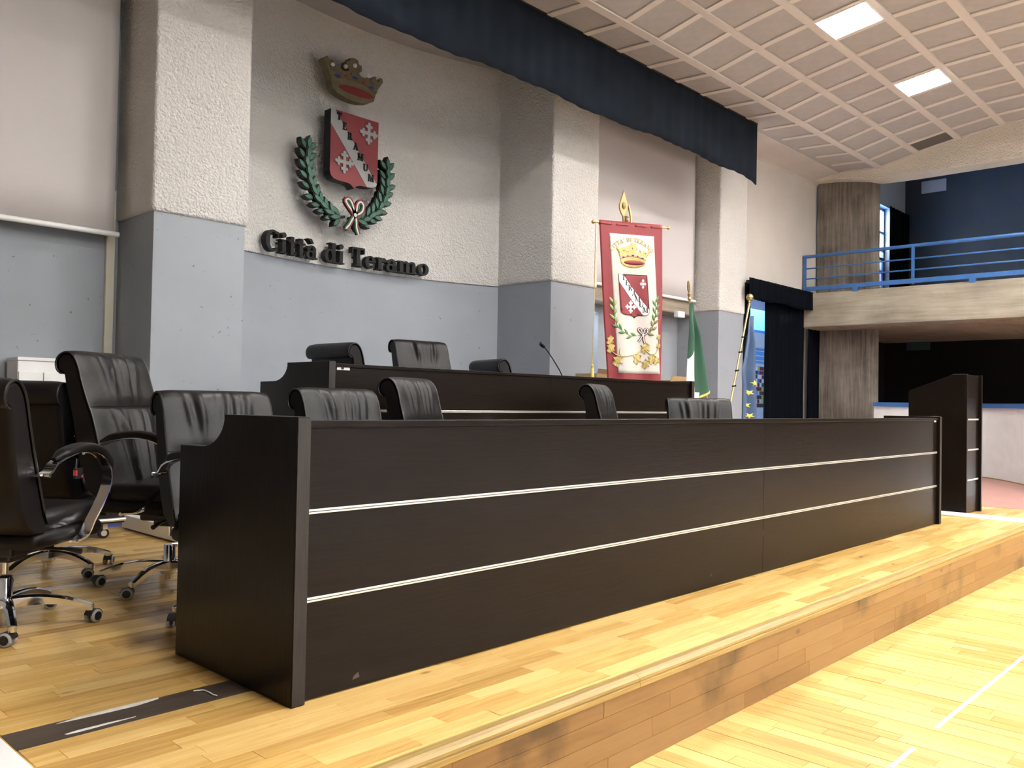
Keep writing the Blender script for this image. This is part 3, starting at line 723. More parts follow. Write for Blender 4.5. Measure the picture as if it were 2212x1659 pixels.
        for yb, zb_ in ((.04, .350), (.25, .634)):
            MB().box(min(sx*.24, xa), max(sx*.24, xa), yb-.018, yb+.018, zb_-.005, zb_+.005).lathe([(.009, -.012), (.009, .012)], (xa+sx*.02, yb, zb_), 10, 0, 'X').build('arm_bracket', 'chrome', arm)
    # mechanism
    MB().box(-.10, .10, -.13, .11, .285, .335).box(-.06, .06, -.06, .06, .255, .29).build('tilt_mechanism', 'blackplastic', t, .012)
    MB().tube([(-.08, -.05, .30), (-.20, -.08, .295), (-.27, -.09, .285)], [.007, .007, .012], 8).build('lever', 'blackplastic', t)
    MB().lathe([(.012, .20), (.012, .262)], n=14).build('gas_piston', 'chrome', t)
    # five-star base
    hub = MB().lathe([(.022, .03), (.024, .06), (.036, .07), (.040, .10), (.030, .128), (.028, .205), (.026, .208)], n=16).build('base', 'chrome', t)
    spk = MB(); n = 9
    prof = []
    for i in range(n+1):
        r = .03+.30*i/n; f = i/n; zt = .128+.012*math.sin(f*PI*.8)-.055*f*f; hh = .046-.020*f; wd = .024-.009*f
        prof.append((r, zt, hh, wd))
    for r, zt, hh, wd in prof:
        spk.v += [(r, -wd, zt-hh), (r, -wd, zt-.008), (r, -wd*.5, zt), (r, wd*.5, zt), (r, wd, zt-.008), (r, wd, zt-hh)]
    for i in range(n):
        for q in range(6): spk.f.append([i*6+q, i*6+(q+1) % 6, (i+1)*6+(q+1) % 6, (i+1)*6+q]); spk.m.append(0); spk.sm.append(True)
    spk.f += [list(range(6)), [n*6+q for q in range(6)]]; spk.m += [0, 0]; spk.sm += [False, False]
    spk.lathe([(.015, .055), (.016, .078)], (.322, 0, 0), 10)
    spm = spk.mesh('spoke', 'chrome')
    cs = MB()
    for sy in (-1, 1):
        cs.lathe([(.014, sy*.010), (.024, sy*.010), (.0275, sy*.013), (.0275, sy*.022), (.024, sy*.026), (.019, sy*.027)], (.018, 0, .0275), 18, 1, 'Y', False)
        cs.lathe([(.019, sy*.020), (.018, sy*.0265), (.001, sy*.0275)], (.018, 0, .0275), 18, 0, 'Y', False)
    hood = []
    cs.grid(lambda u, v: (.018+.0305*math.cos(.1+u*2.9), -.021+.042*v, .0275+.0305*math.sin(.1+u*2.9)), 12, 2)
    cs.grid(lambda u, v: (.018+.0305*v*math.cos(.1+u*2.9), -.0085, .0275+.0305*v*math.sin(.1+u*2.9)), 12, 1)
    cs.grid(lambda u, v: (.018+.0305*v*math.cos(.1+u*2.9), .0085, .0275+.0305*v*math.sin(.1+u*2.9)), 12, 1)
    cs.tube([(0, 0, .05), (0, 0, .075)], .010, 8)
    csm = cs.mesh('caster', ['blackplastic', 'greyrubber'])
    for i in range(5):
        a = i*2*PI/5
        o = link('spoke', spm, hub); o.rotation_euler = (0, 0, a)
        o = link('caster', csm, hub); o.location = (.322*math.cos(a), .322*math.sin(a), 0); o.rotation_euler = (0, 0, a+[.9, -1.2, 2.0, .2, -2.2][i])
    return t
protos = {False: make_chair(False), True: make_chair(True)}
used = {False: False, True: False}
def chair(hx, hy, fx, fy, lift, label, group, high=False, base=0.0, z=0):
    if not used[high]: o = protos[high]; used[high] = True
    else: o = copy_tree(protos[high])
    o.location = (hx, hy, z); o.rotation_euler = (0, 0, math.atan2(fx, -fy))      # local front is -y
    tag(o, label, 'chair', group)
    rz = o.rotation_euler[2]
    for c in o.children:
        if c.name.startswith('base'): c.rotation_euler = (0, 0, base-rz)
        elif c.name.startswith('gas_piston'): c.location.z += lift
        else: c.location.z += lift
    return o
# copies must come from an untouched prototype, so protos are placed last
jobs = []
G1, G2 = 'leather chairs behind the front desk', 'leather chairs behind the raised desk'
jobs.append((1.991, 3.478, -.004, -1.0, -.01, 'black leather chair nearest the left end of the front desk', G1, False, 3.07))
jobs.append((2.799, 3.573, .126, -.992, .02, 'second black leather chair along the front desk, low wide back', G1, False, .4))
jobs.append((3.56, 3.767, .396, -.918, .10, 'black leather chair turned half sideways in front of the raised desk, left half', G1, False, .2))
jobs.append((5.382, 3.717, .396, -.918, .11, 'narrow looking black leather chair below the banner', G1, False, .1))
jobs.append((6.205, 3.622, -.688, -.725, .025, 'rightmost black leather chair, facing the camera, below the green flag', G1, False, 1.2))
jobs.append((1.15, 3.944, .772, .636, .02, 'black leather chair at the left edge, seen from behind with its chrome arm', G1, False, -.507))
jobs.append((1.656, 4.98, .747, .664, .025, 'black leather chair with its back turned, between two others at left', G1, False, .05))
jobs.append((4.188, 5.503, 1.0, .018, .10, 'black leather chair back with roll at the left end of the raised desk', G2, False, 0, .288))
jobs.append((5.99, 5.52, .966, -.258, .065, 'black leather chair by the microphone, only its top roll showing', G2, False, 0, .288))
for j in jobs[::-1]:
    pass
def copy_all(jobs, high):
    src = protos[high]
    objs = [src] + [copy_tree(src) for _ in jobs[1:]]
    for o, j in zip(objs, jobs):
        hx, hy, fx, fy, lift, label, group, _, base = j[:9]; z = j[9] if len(j) > 9 else 0
        o.location = (hx, hy, z); rz = math.atan2(fx, -fy); o.rotation_euler = (0, 0, rz); tag(o, label, 'chair', group)
        for c in o.children:
            if c.name.split('.')[0] == 'base': c.rotation_euler = (0, 0, base-rz)
            else: c.location.z += lift
copy_all(jobs, False)
copy_all([(1.999, 4.277, .513, -.858, .05, 'tallest black leather chair, high wrinkled back, beside the grey pillar', G1, True, 2.489),
          (4.903, 5.431, -.139, -.99, 0.075, 'high-backed black leather chair in the middle of the raised desk', G2, True, 0, .288)], True)
tc = protos[True]; lp3 = Matrix.Rotation(-tc.rotation_euler[2], 3, 'Z') @ (Vector((1.553, 4.30, 0))-Vector((tc.location.x, tc.location.y, 0)))
tg = MB().box(lp3.x-.024, lp3.x+.024, lp3.y-.006, lp3.y+.006, .565, .615).box(lp3.x-.025, lp3.x-.014, lp3.y-.0075, lp3.y+.0075, .58, .605, 1).box(lp3.x+.014, lp3.x+.025, lp3.y-.0075, lp3.y+.0075, .568, .58, 1).build('hanging_tag', ['blackplastic', 'flag_red'], tc)
MB().tube([(lp3.x-.01, lp3.y, .615), (lp3.x-.006, lp3.y, .66)], .006, 8).build('tag_ring', 'chrome', tg)
# ------------------------------------------------------------------ microphone
mc = empty('microphone', (5.69, 4.76, 1.033)); tag(mc, 'thin black gooseneck microphone standing on the raised desk', 'microphone')
MB().lathe([(.045, 0), (.045, .018), (.03, .026), (.012, .03)], n=16).build('base', 'blackplastic', mc)
pts = [(0, 0, .03), (-.005, 0, .15), (-.06, 0, .22), (-.15, 0, .31), (-.235, 0, .385), (-.262, 0, .402)]
MB().tube([curve_p for curve_p in pts], .005, 8).build('gooseneck', 'blackplastic', mc)
h = MB().lathe([(.001, -.035), (.012, -.032), (.017, -.015), (.0185, .005), (.015, .026), (.001, .034)], n=12).build('microphone_head', 'blackplastic', mc, loc=(-.287, 0, .418), rot=(0, -1.0, 0))

# ------------------------------------------------------------------ lettering
def RR(x0, y0, x1, y1): return [[(x0, y0), (x1, y0), (x1, y1), (x0, y1)]]
def EL(cx, cy, rx, ry, ix, iy, a0=0, a1=360, n=None):
    n = n or max(6, int(abs(a1-a0)/15)); out = []
    for i in range(n):
        a, b = math.radians(a0+(a1-a0)*i/n), math.radians(a0+(a1-a0)*(i+1)/n)
        out.append([(cx+ix*math.cos(a), cy+iy*math.sin(a)), (cx+rx*math.cos(a), cy+ry*math.sin(a)), (cx+rx*math.cos(b), cy+ry*math.sin(b)), (cx+ix*math.cos(b), cy+iy*math.sin(b))])
    return out
def CI(cx, cy, r, n=12, ry=None): return [[(cx+r*math.cos(2*PI*i/n), cy+(ry or r)*math.sin(2*PI*i/n)) for i in range(n)]]
def PO(*p): return [list(p)]
GL = {
 'T': (.74, RR(.27, 0, .47, 1)+RR(0, .9, .74, 1)+RR(0, .70, .07, .9)+RR(.67, .70, .74, .9)+RR(.16, 0, .58, .07)),
 'E': (.68, RR(.08, 0, .28, 1)+RR(0, .92, .62, 1)+RR(0, 0, .65, .08)+RR(.2, .47, .48, .54)+RR(.56, .74, .62, .95)+RR(.59, .05, .65, .28)+RR(.42, .38, .48, .64)),
 'R': (.86, RR(.08, 0, .28, 1)+RR(0, 0, .36, .07)+RR(0, .93, .4, 1)+EL(.36, .73, .3, .27, .10, .19, -90, 90)+RR(.28, .46, .37, .54)+PO((.36, .5), (.56, .46), (.80, 0), (.56, 0))+RR(.54, 0, .86, .06)),
 'A': (.88, PO((.08, 0), (.17, 0), (.44, .9), (.38, 1))+PO((.36, 1), (.50, 1), (.82, 0), (.58, 0))+RR(.22, .28, .62, .36)+RR(0, 0, .26, .06)+RR(.5, 0, .88, .06)),
 'M': (1.08, RR(.10, 0, .18, 1)+RR(0, 0, .28, .06)+RR(0, .94, .3, 1)+PO((.12, 1), (.34, 1), (.58, .2), (.50, 0))+PO((.50, 0), (.56, .14), (.84, 1), (.78, 1))+RR(.77, 0, .98, 1)+RR(.66, 0, 1.08, .06)+RR(.77, .94, 1.08, 1)),
 'U': (.86, RR(.08, .3, .28, 1)+RR(0, .94, .36, 1)+EL(.42, .32, .34, .32, .15, .24, 180, 360)+RR(.67, .3, .76, 1)+RR(.56, .94, .86, 1)),
 'C': (.80, EL(.43, .5, .43, .52, .20, .43, 48, 312, 20)+RR(.66, .68, .74, .97)),
 'I': (.38, RR(.09, 0, .29, 1)+RR(0, 0, .38, .06)+RR(0, .94, .38, 1)),
 'D': (.84, RR(.08, 0, .28, 1)+EL(.3, .5, .52, .5, .29, .42, -90, 90)+RR(0, 0, .32, .08)+RR(0, .92, .32, 1)),
 'O': (.9, EL(.44, .5, .44, .52, .21, .43, 0, 360, 22)),
 "'": (.2, RR(.02, .70, .14, 1)), ' ': (.34, []),
 'i': (.42, RR(.1, 0, .3, .66)+RR(0, 0, .4, .06)+RR(0, .6, .2, .66)+CI(.2, .88, .13)),
 't': (.47, RR(.12, .06, .32, .88)+RR(0, .59, .46, .67)+RR(.14, 0, .44, .08)+RR(.38, .05, .45, .18)+PO((.0, .62), (.2, .62), (.2, .88))),
 'a': (.66, EL(.26, .2, .26, .21, .09, .13)+RR(.36, 0, .56, .5)+EL(.32, .44, .24, .23, .05, .15, 0, 170)+CI(.13, .48, .09)+RR(.5, 0, .66, .07)),
 'd': (.72, EL(.3, .33, .3, .34, .11, .26)+RR(.42, 0, .62, 1)+RR(.3, .93, .5, 1)+RR(.5, 0, .72, .06)),
 'e': (.63, EL(.31, .33, .31, .34, .11, .27, 0, 318, 20)+RR(.08, .33, .61, .41)),
 'r': (.54, RR(.1, 0, .3, .66)+RR(0, 0, .42, .06)+RR(0, .6, .2, .66)+EL(.42, .42, .16, .25, .03, .14, 30, 170)+CI(.47, .53, .10)),
 'm': (1.14, RR(.1, 0, .3, .66)+RR(.46, 0, .66, .5)+RR(.82, 0, 1.02, .5)+EL(.46, .46, .2, .21, .02, .11, 0, 150)+EL(.82, .46, .2, .21, .02, .11, 0, 150)+RR(0, 0, .38, .06)+RR(.4, 0, .74, .06)+RR(.76, 0, 1.12, .06)+RR(0, .6, .2, .66)),
 'o': (.64, EL(.31, .33, .31, .34, .12, .26, 0, 360, 20)),
}
GL['à'] = (.66, GL['a'][1]+PO((.08, .98), (.30, .98), (.44, .76), (.33, .74)))
# the wall inscription: separate standing letters along the curved wall
word = 'Città di Teramo'; CAPH = .205
tot = sum(GL[c][0]+.045 for c in word)-.045; XS = (6.44-4.275)/tot
wl = empty('wall_lettering', (5.36, arc(5.36)-.02, 2.385)); tag(wl, 'thick black raised letters reading Città di Teramo on the curved wall', 'lettering')
x = 4.275
for ch in word:
    wd, polys = GL[ch]
    if polys:
        xc = x+wd*XS/2; mb = MB()
        for pz in polys: mb.prism([((u-wd/2)*XS, v*CAPH) for u, v in pz], lambda u, v, d: (u, d, v), -.115, -.045)
        mb.box(-.008, .008, -.05, .0, .03, .046).box(-.008, .008, -.05, .0, .10, .116)
        o = mb.build('letter', 'black_letter', wl)
        o.location = (xc-5.36, arc(xc)-.02-(arc(5.36)-.02), 0); o.rotation_euler = (0, 0, math.atan2(-(xc-AC), math.sqrt(AR*AR-(xc-AC)**2)))
    x += (wd+.045)*XS
# ------------------------------------------------------------------ crest pieces (shared outlines; u right, v up, origin named per piece)
def crown_parts():
    body = [(-.262, .065), (-.20, .03), (-.10, .005), (0, -.002), (.10, .005), (.20, .03), (.262, .065), (.285, .155), (.305, .20), (.345, .255), (.375, .30), (.372, .335), (.345, .345), (.33, .325), (.335, .30), (.31, .29), (.285, .31), (.29, .335), (.26, .335), (.225, .29), (.20, .285), (.175, .305), (.155, .285), (.12, .282), (.085, .288), (.06, .31), (.10, .345), (.095, .395), (.055, .405), (.05, .44), (0, .452), (-.05, .44), (-.055, .405), (-.095, .395), (-.10, .345), (-.06, .31), (-.085, .288), (-.12, .282), (-.155, .285), (-.175, .305), (-.20, .285), (-.225, .29), (-.26, .345), (-.30, .35), (-.335, .375), (-.375, .35), (-.37, .31), (-.33, .27), (-.305, .20), (-.285, .155)]
    lens = [(.03+.222*math.cos(a), .105+.042*math.sin(a)) for a in [2*PI*i/24 for i in range(24)]]
    return body, lens
def cross_shape(r):
    a = .20*r; out = RR(-a*.8, -r*.75, a*.8, r*.75)+RR(-r*.75, -a*.8, -a*.8, a*.8)+RR(a*.8, -a*.8, r*.75, a*.8)
    for dx, dy in ((1, 0), (-1, 0), (0, 1), (0, -1)):
        px, py = -dy, dx
        out += CI(dx*r*.86, dy*r*.86, .17*r, 8)+CI(dx*r*.62+px*.24*r, dy*r*.62+py*.24*r, .15*r, 8)+CI(dx*r*.62-px*.24*r, dy*r*.62-py*.24*r, .15*r, 8)
    return out
SH = [(-.3025, .385), (.3025, .385), (.3025, -.25), (.29, -.295), (.255, -.325), (.20, -.335), (.08, -.338), (.035, -.352), (0, -.385), (-.035, -.352), (-.08, -.338), (-.20, -.335), (-.255, -.325), (-.29, -.295), (-.3025, -.25)]
def clip(poly, a, b, c):
    """keep a*u+b*v <= c"""
    out = []
    for i in range(len(poly)):
        p, q = poly[i-1], poly[i]; fp, fq = a*p[0]+b*p[1]-c, a*q[0]+b*q[1]-c
        if (fp < 0) != (fq < 0): t = fp/(fp-fq); out.append((p[0]+(q[0]-p[0])*t, p[1]+(q[1]-p[1])*t))
        if fq <= 0: out.append(q)
    return out
YC = 7.33
# crown
cr = empty('crown_relief', (5.272, YC, 4.078)); tag(cr, 'thick gold painted crown with pearls on the curved wall', 'crown')
fw = lambda u, v, d: (u, d, v)
body, lens = crown_parts()
MB().prism(body, fw, 0, .10).build('crown_body', 'crest_gold', cr)
MB().prism(lens, fw, -.006, .02).build('crown_lining', 'crest_red', cr)
rim = MB().prism([(-.30, .19), (-.15, .245), (0, .262), (.15, .245), (.30, .19), (.285, .155), (.15, .20), (0, .217), (-.15, .20), (-.285, .155)], fw, -.012, .02).build('crown_band', 'crest_gold', cr)
for i, (u, v) in enumerate(((-.215, .20), (-.11, .228), (0, .240), (.11, .228), (.215, .20))):
    MB().prism(CI(u, v, .035 if i % 2 == 0 else .022, 10, .016)[0], fw, -.018, -.01).build('gem', 'gem_blue' if i % 2 == 0 else 'gem_red', cr)
for u, v in ((-.275, .30), (-.118, .325), (0, .37), (.165, .315)): MB().sphere((u, -.012, v), .022, 12).build('pearl', 'pearl', cr)
for uu in (-.25, 0, .25): MB().prism([(uu-.05, .26), (uu-.035, .29), (uu, .28), (uu+.035, .29), (uu+.05, .26), (uu, .245)], fw, -.016, 0).build('crown_leaf', 'crest_gold', cr)
# shield
shd = empty('shield_relief', (5.3005, YC, 3.548)); tag(shd, 'red heraldic shield with grey diagonal band and two crosses on the wall', 'shield')
MB().prism([(u*1.0, v) for u, v in SH], fw, .004, .12).build('shield_board', 'black_letter', shd)
bn = Vector((.78, .9)).normalized(); nrm = (.6145, .4905)         # normal of the diagonal band
nrm = Vector((.772, .636))
b0, b1 = -.075, .075
cc = (nrm.x*0+nrm.y*0)
lo_ = clip(SH, nrm.x, nrm.y, -.088); hi_ = clip([(-u, -v) for u, v in SH], nrm.x, nrm.y, -.055); hi_ = [(-u, -v) for u, v in hi_]
mid = clip(SH, -nrm.x, -nrm.y, .085); mid = clip(mid, nrm.x, nrm.y, .052)
MB().prism(lo_, fw, 0, .006).build('red_field', 'crest_red', shd); MB().prism(hi_, fw, 0, .006).build('red_field', 'crest_red', shd)
MB().prism(mid, fw, 0, .006).build('diagonal_band', 'crest_grey', shd)
for (u, v) in ((.168, .232), (-.135, -.137)):
    mb = MB()
    for qi, pz in enumerate(cross_shape(.115)): mb.prism([(u+a, v+b) for a, b in pz], fw, -.016-qi*.00015, 0)
    mb.build('cross', 'crest_grey', shd)
LP = [(-.207, .325), (-.137, .237), (-.066, .15), (.006, .06), (.07, -.038), (.14, -.136), (.212, -.232)]
for ch, (u, v) in zip('TERAMUM', LP):
    wd, polys = GL[ch]; mb = MB(); s = .075
    for pz in polys: mb.prism([(u+(a-wd/2)*s*.95, v+(b-.5)*s) for a, b in pz], fw, -.014, 0)
    mb.build('letter', 'black_letter', shd)
# wreath: two curved branches of leaves
wr = empty('wreath_relief', (5.24, YC, 3.20)); tag(wr, 'green laurel and oak wreath with tricolour bow below the shield on the wall', 'wreath')
lf = MB(); lp = [(0, 0), (.03, .017), (.07, .026), (.105, .021), (.14, 0), (.105, -.021), (.07, -.026), (.03, -.017)]
lf.prism(lp, lambda u, v, d: (u, d, v), .008, .075, 1); lf.prism([(.016+u*.80, v*.66) for u, v in lp], lambda u, v, d: (u, d, v), -.002, .012, 0, 1)
lfm = lf.mesh('leaf', ['leaf', 'black_letter'])
br = MB()
for sx in (-1, 1):
    path = [(.03, -.345), (.14, -.36) if sx > 0 else (.14, -.355), (.27, -.30), (.39, -.20), (.465, -.06), (.505, .10), (.50, .26)]
    dense = [curve_at(path, k*.25) for k in range(0, 25)]
    br.strip([(sx*a, .045, b) for a, b in dense], (0, .028, 0), .012)
    rnd = random.Random(11+sx)
    for i in range(1, 11):
        t = i*.58; a, b = curve_at(path, t); a2, b2 = curve_at(path, t+.1); ang = math.atan2(b2-b, sx*(a2-a))
        for off, sc_, dd in ((.78, 1.0, .006), (-.78, 1.0, .012), (.0, 1.05, -.016)):
            o = link('leaf', lfm, wr); o.location = (sx*a, dd+rnd.uniform(-.006, .006), b); o.rotation_euler = (0, -(ang+off+rnd.uniform(-.12, .12)), 0); o.scale = (sc_*1.08, 1, sc_*1.22)
    a, b = curve_at(path, 5.9); o = link('leaf', lfm, wr); o.location = (sx*a, 0, b-.02); o.rotation_euler = (0, -(PI/2+sx*.12), 0)
br.build('branch', 'black_letter', wr)
def bow(par, fn, s, dep, mats=('rib_green', 'rib_white', 'rib_red'), name='bow'):
    """tricolour bow: two loops, two tails, a knot; fn(u,v,d)"""
    segs = {'loop': [[(0, 0), (-.05, .05), (-.10, .10), (-.13, .145), (-.09, .17), (-.045, .13), (-.02, .06), (0, 0)], [(0, 0), (.02, .06), (.035, .13), (.075, .165), (.115, .13), (.10, .06), (.05, .02), (0, 0)]],
            'tail': [[(0, 0), (-.04, -.06), (-.075, -.12), (-.12, -.17)], [(0, 0), (.02, -.07), (.025, -.14), (.055, -.21)]]}
    for nm, lst in segs.items():
        for pth in lst:
            dn = [curve_at(pth, k*(len(pth)-1)/18) for k in range(19)]; mb = MB()
            nn_ = []
            for i in range(19):
                a_, b_ = dn[max(i-1, 0)], dn[min(i+1, 18)]; d = Vector((b_[0]-a_[0], b_[1]-a_[1])); d = d.normalized() if d.length > 1e-9 else Vector((1, 0)); nn_.append(Vector((-d.y, d.x)))
            for q in range(3):
                for i in range(18):
                    cs_ = []
                    for k_, w_ in ((i, -.027+q*.018), (i+1, -.027+q*.018), (i+1, -.009+q*.018), (i, -.009+q*.018)):
                        e = .45 if k_ in (0, 18) and nm == 'loop' else 1
                        cs_.append(((dn[k_][0]+nn_[k_].x*w_*e)*s, (dn[k_][1]+nn_[k_].y*w_*e)*s))
                    mb.prism(cs_, fn, dep[0], dep[1], q)
            mb.build('bow_'+nm, list(mats), par)
    MB().prism(CI(0, 0, .022*s)[0], fn, dep[0]-.006*s, dep[1], 0).build('bow_knot', mats[1], par)
bow(wr, lambda u, v, d: (u+.045, d, v-.325), .92, (-.055, -.02))
# ------------------------------------------------------------------ banner on its pole
BA, BBv = Vector((7.23, 5.6, 2.905)), Vector((7.92, 5.2, 2.905)); BO = (BA+BBv)/2; bax = (BBv-BA).normalized(); bn = bax.cross(Vector((0, 0, 1)))      # bn points to the audience
if bn.y > 0: bn = -bn
def wave(u, zz):
    f = smooth01((2.905-zz)/1.2)
    return .012*f*math.sin(u*11+1.2+zz*1.3)+.010*f*math.sin(u*21+zz*2)+.05*f*u
def bfn(u, zz, d=0):
    """u along the bar, zz world height, d in front of the cloth -> local to banner origin"""
    t = (2.905-zz)/1.665
    uu = u
    p = bax*uu + bn*(.012+d+wave(u, zz)) + Vector((0, 0, zz-BO.z)); return tuple(p)
ban = empty('ceremonial_banner', tuple(BO)); tag(ban, 'tall red and white city banner with gold embroidery on a brass pole', 'banner')
def edges(zz):
    t = max(0, (2.905-zz)/1.67)
    return (-.394+.13*t**1.1, .346+.006*math.sin(t*3))
def gridband(z0, z1, e0, e1, d, nu=28, nv=40):
    def fn(a, b):
        zz = z0+(z1-z0)*b; l, r = edges(zz); x0 = e0(zz) if e0 else l; x1 = e1(zz) if e1 else r
        return bfn(x0+(x1-x0)*a, zz, d)
    return MB().grid(fn, nu, nv)
gridband(2.93, .95, None, None, 0).build('banner_cloth', 'banner_red', ban, solid=.003)
wl0 = lambda zz: -.276+.127*((2.79-zz)/1.5); wr0 = lambda zz: .247+.086*((2.79-zz)/1.5)
gridband(2.795, 1.295, wl0, wr0, .004).build('banner_field', 'banner_white', ban, solid=.002)
# hanging tabs
for u0, u1 in ((-.39, -.25), (-.20, -.055), (.02, .155), (.205, .345)):
    MB().grid(lambda a, b: tuple(bax*(u0+(u1-u0)*a)+bn*(.016*math.cos(b*PI*1.0))+Vector((0, 0, -.02+.035*math.sin(b*PI)))), 4, 8).build('tab', 'banner_red', ban, solid=.002)
def fine(poly, mx=.035):
    bm = bmesh.new(); vs = [bm.verts.new((u, v, 0)) for u, v in poly]
    bm.faces.new(vs); bmesh.ops.triangulate(bm, faces=bm.faces)
    for _ in range(4):
        es = [e for e in bm.edges if e.calc_length() > mx]
        if not es: break
        bmesh.ops.subdivide_edges(bm, edges=es, cuts=1, use_grid_fill=False); bmesh.ops.triangulate(bm, faces=bm.faces)
    bm.verts.index_update(); V = [(v.co.x, v.co.y) for v in bm.verts]; Fs = [[v.index for v in f.verts] for f in bm.faces]; bm.free(); return V, Fs
def decal(polys, d, nm, m, par=ban, fn=bfn, mx=.035, solid=.0012):
    mb = MB()
    for pz in polys:
        try: V, Fs = fine(pz, mx)
        except Exception: continue
        mb.add([fn(u, v, d) for u, v in V], Fs, 0, True)
    return mb.build(nm, m, par, solid=solid)
# shield on the banner (leans with the cloth)
s_sh = lambda u, v: (.018+u*.555+.018*(-v/.385), 2.128+v*.61)
decal([[s_sh(u, v) for u, v in SH]], .0065, 'embroidered_shield', 'banner_red')
decal([[s_sh(u, v) for u, v in clip(clip(SH, -nrm.x, -nrm.y, .075), nrm.x, nrm.y, .085)]], .009, 'shield_band', 'flag_white')
ol = MB()
for i in range(len(SH)):
    a, b = s_sh(*SH[i-1]), s_sh(*SH[i]); ol.tube([bfn(*a, .009), bfn((a[0]+b[0])/2, (a[1]+b[1])/2, .009), bfn(*b, .009)], .0022, 5)
ol.build('shield_outline', 'black_thread', ban)
for (u, v, r) in ((.122, 2.267, .055), (-.013, 2.013, .068)): decal([[(u+a*(.62 if u > .1 else 1), v+b) for a, b in pz] for pz in cross_shape(r)], .009, 'embroidered_cross', 'flag_white')
for ch, (u, v) in zip('TERAMUM', [s_sh(a_+.012, b_) for a_, b_ in LP]):
    wd, polys = GL[ch]; s = .060; decal([[(u+(a-wd/2)*s, v+(b-.5)*s) for a, b in pz] for pz in polys], .0115, 'embroidered_letter', 'black_thread')
# arched text
txt = "CITTA' DI TERAMO"; R0 = .27; cxx, czz = -.012, 2.47; tw = sum(GL[c][0]+.10 for c in txt); s = .044; ang = 1.02+.0
tot = tw*s/R0; a = PI/2+tot/2
for ch in txt:
    wd, polys = GL[ch]; a -= wd*s/R0/2; c_, s_ = math.cos(a-PI/2), math.sin(a-PI/2)
    if polys: decal([[(cxx+R0*math.cos(a)+((p-wd/2)*s*c_-(q-.0)*s*s_), czz+R0*math.sin(a)*.92+((p-wd/2)*s*s_+(q-.0)*s*c_)) for p, q in pz] for pz in polys], .0065, 'embroidered_letter', 'gold_thread')
    a -= (wd/2+.10)*s/R0
# crown on the banner
k = .52; cb = lambda u, v: (u*k, 2.435+v*.60)
decal([[cb(u, v) for u, v in body]], .0065, 'embroidered_crown', 'gold_thread', mx=.03)
decal([[cb(u*1.04, v-.01) for u, v in lens]], .009, 'crown_lining', 'banner_red')
decal([[cb(u, v) for u, v in [(-.30, .19), (-.15, .245), (0, .262), (.15, .245), (.30, .19), (.285, .14), (.15, .185), (0, .20), (-.15, .185), (-.285, .14)]]], .009, 'crown_band', 'card')
for i, (u, v) in enumerate(((-.215, .185), (-.11, .213), (0, .228), (.11, .213), (.215, .185))): decal([[cb(*q) for q in CI(u, v, .03 if i % 2 == 0 else .018, 8, .014)[0]]], .0115, 'gem', 'gem_blue' if i % 2 == 0 else 'gem_red')
for u, v in ((-.165, .32), (0, .36), (.165, .32), (.29, .285)): MB().sphere(bfn(*cb(u, v), .012), .012, 8).build('pearl', 'pearl', ban)
# embroidered branches
def blade(u, v, a, l, wd):
    return [(u+math.cos(a)*l*t-math.sin(a)*wd*h_, v+math.sin(a)*l*t+math.cos(a)*wd*h_) for t, h_ in ((0, 0), (.3, .8), (.6, .9), (1, 0), (.6, -.9), (.3, -.8))]
lp_ = [(.115, 1.715), (0.0, 1.70), (-.09, 1.735), (-.165, 1.80), (-.205, 1.90), (-.215, 2.0), (-.222, 2.07)]
rp_ = [(.150, 1.715), (.21, 1.745), (.245, 1.82), (.265, 1.91), (.275, 2.01), (.272, 2.10)]
for path, ms, nm in ((lp_, ('leaf_mid', 'leaf_pale'), 12), (rp_, ('leaf_olive', 'leaf_mid'), 11)):
    MB().tube([bfn(*curve_at(path, k*.25), .007) for k in range(4*(len(path)-1)+1)], .003, 5).build('embroidered_stem', 'leaf_mid' if nm == 12 else 'leaf_olive', ban)
    for i in range(nm):
        t = .5+i*(len(path)-1.5)/nm; u, v = curve_at(path, t); u2, v2 = curve_at(path, t+.1); an = math.atan2(v2-v, u2-u); sd = 1 if i % 2 else -1
        decal([blade(u, v, an+sd*.5, .085, .016)], .0075, 'embroidered_leaf', ms[0] if i < nm*.45 else ms[1])
bow(ban, lambda u, v, d: bfn(.134+u, 1.715+v, -d), .42, (-.014, -.009), ('flag_green', 'flag_white', 'banner_red'))
# gold scroll along the lower border
def scroll(path, nm='gold_scroll', r=.0055):
    MB().tube([bfn(*curve_at(path, k*.2), .009) for k in range(5*(len(path)-1)+1)], r, 6).build(nm, 'gold_thread', ban)
scroll([(-.238, 1.70), (-.25, 1.62), (-.235, 1.55), (-.19, 1.50), (-.12, 1.478), (-.03, 1.485), (.06, 1.51), (.13, 1.545), (.16, 1.56)])
scroll([(.16, 1.56), (.21, 1.515), (.265, 1.515), (.30, 1.565), (.315, 1.64), (.318, 1.72)])
scroll([(-.12, 1.478), (-.14, 1.51), (-.135, 1.56)], r=.005); scroll([(.10, 1.53), (.06, 1.47), (.10, 1.43)], r=.005); scroll([(.19, 1.53), (.25, 1.47), (.21, 1.43)], r=.005)
for (u, v, s) in ((-.245, 1.645, .05), (-.235, 1.56, .055), (-.16, 1.43, .065), (.16, 1.575, .06), (.075, 1.455, .06), (.235, 1.455, .055), (.168, 1.40, .05), (.285, 1.44, .045), (.312, 1.60, .033), (.312, 1.70, .032)):
    star = [(u+math.cos(PI/2+i*PI/6)*s*(1 if i % 2 == 0 else .55), v+math.sin(PI/2+i*PI/6)*s*(1.1 if i % 2 == 0 else .6)) for i in range(12)]
    decal([star], .010, 'gold_blossom', 'gold_thread')
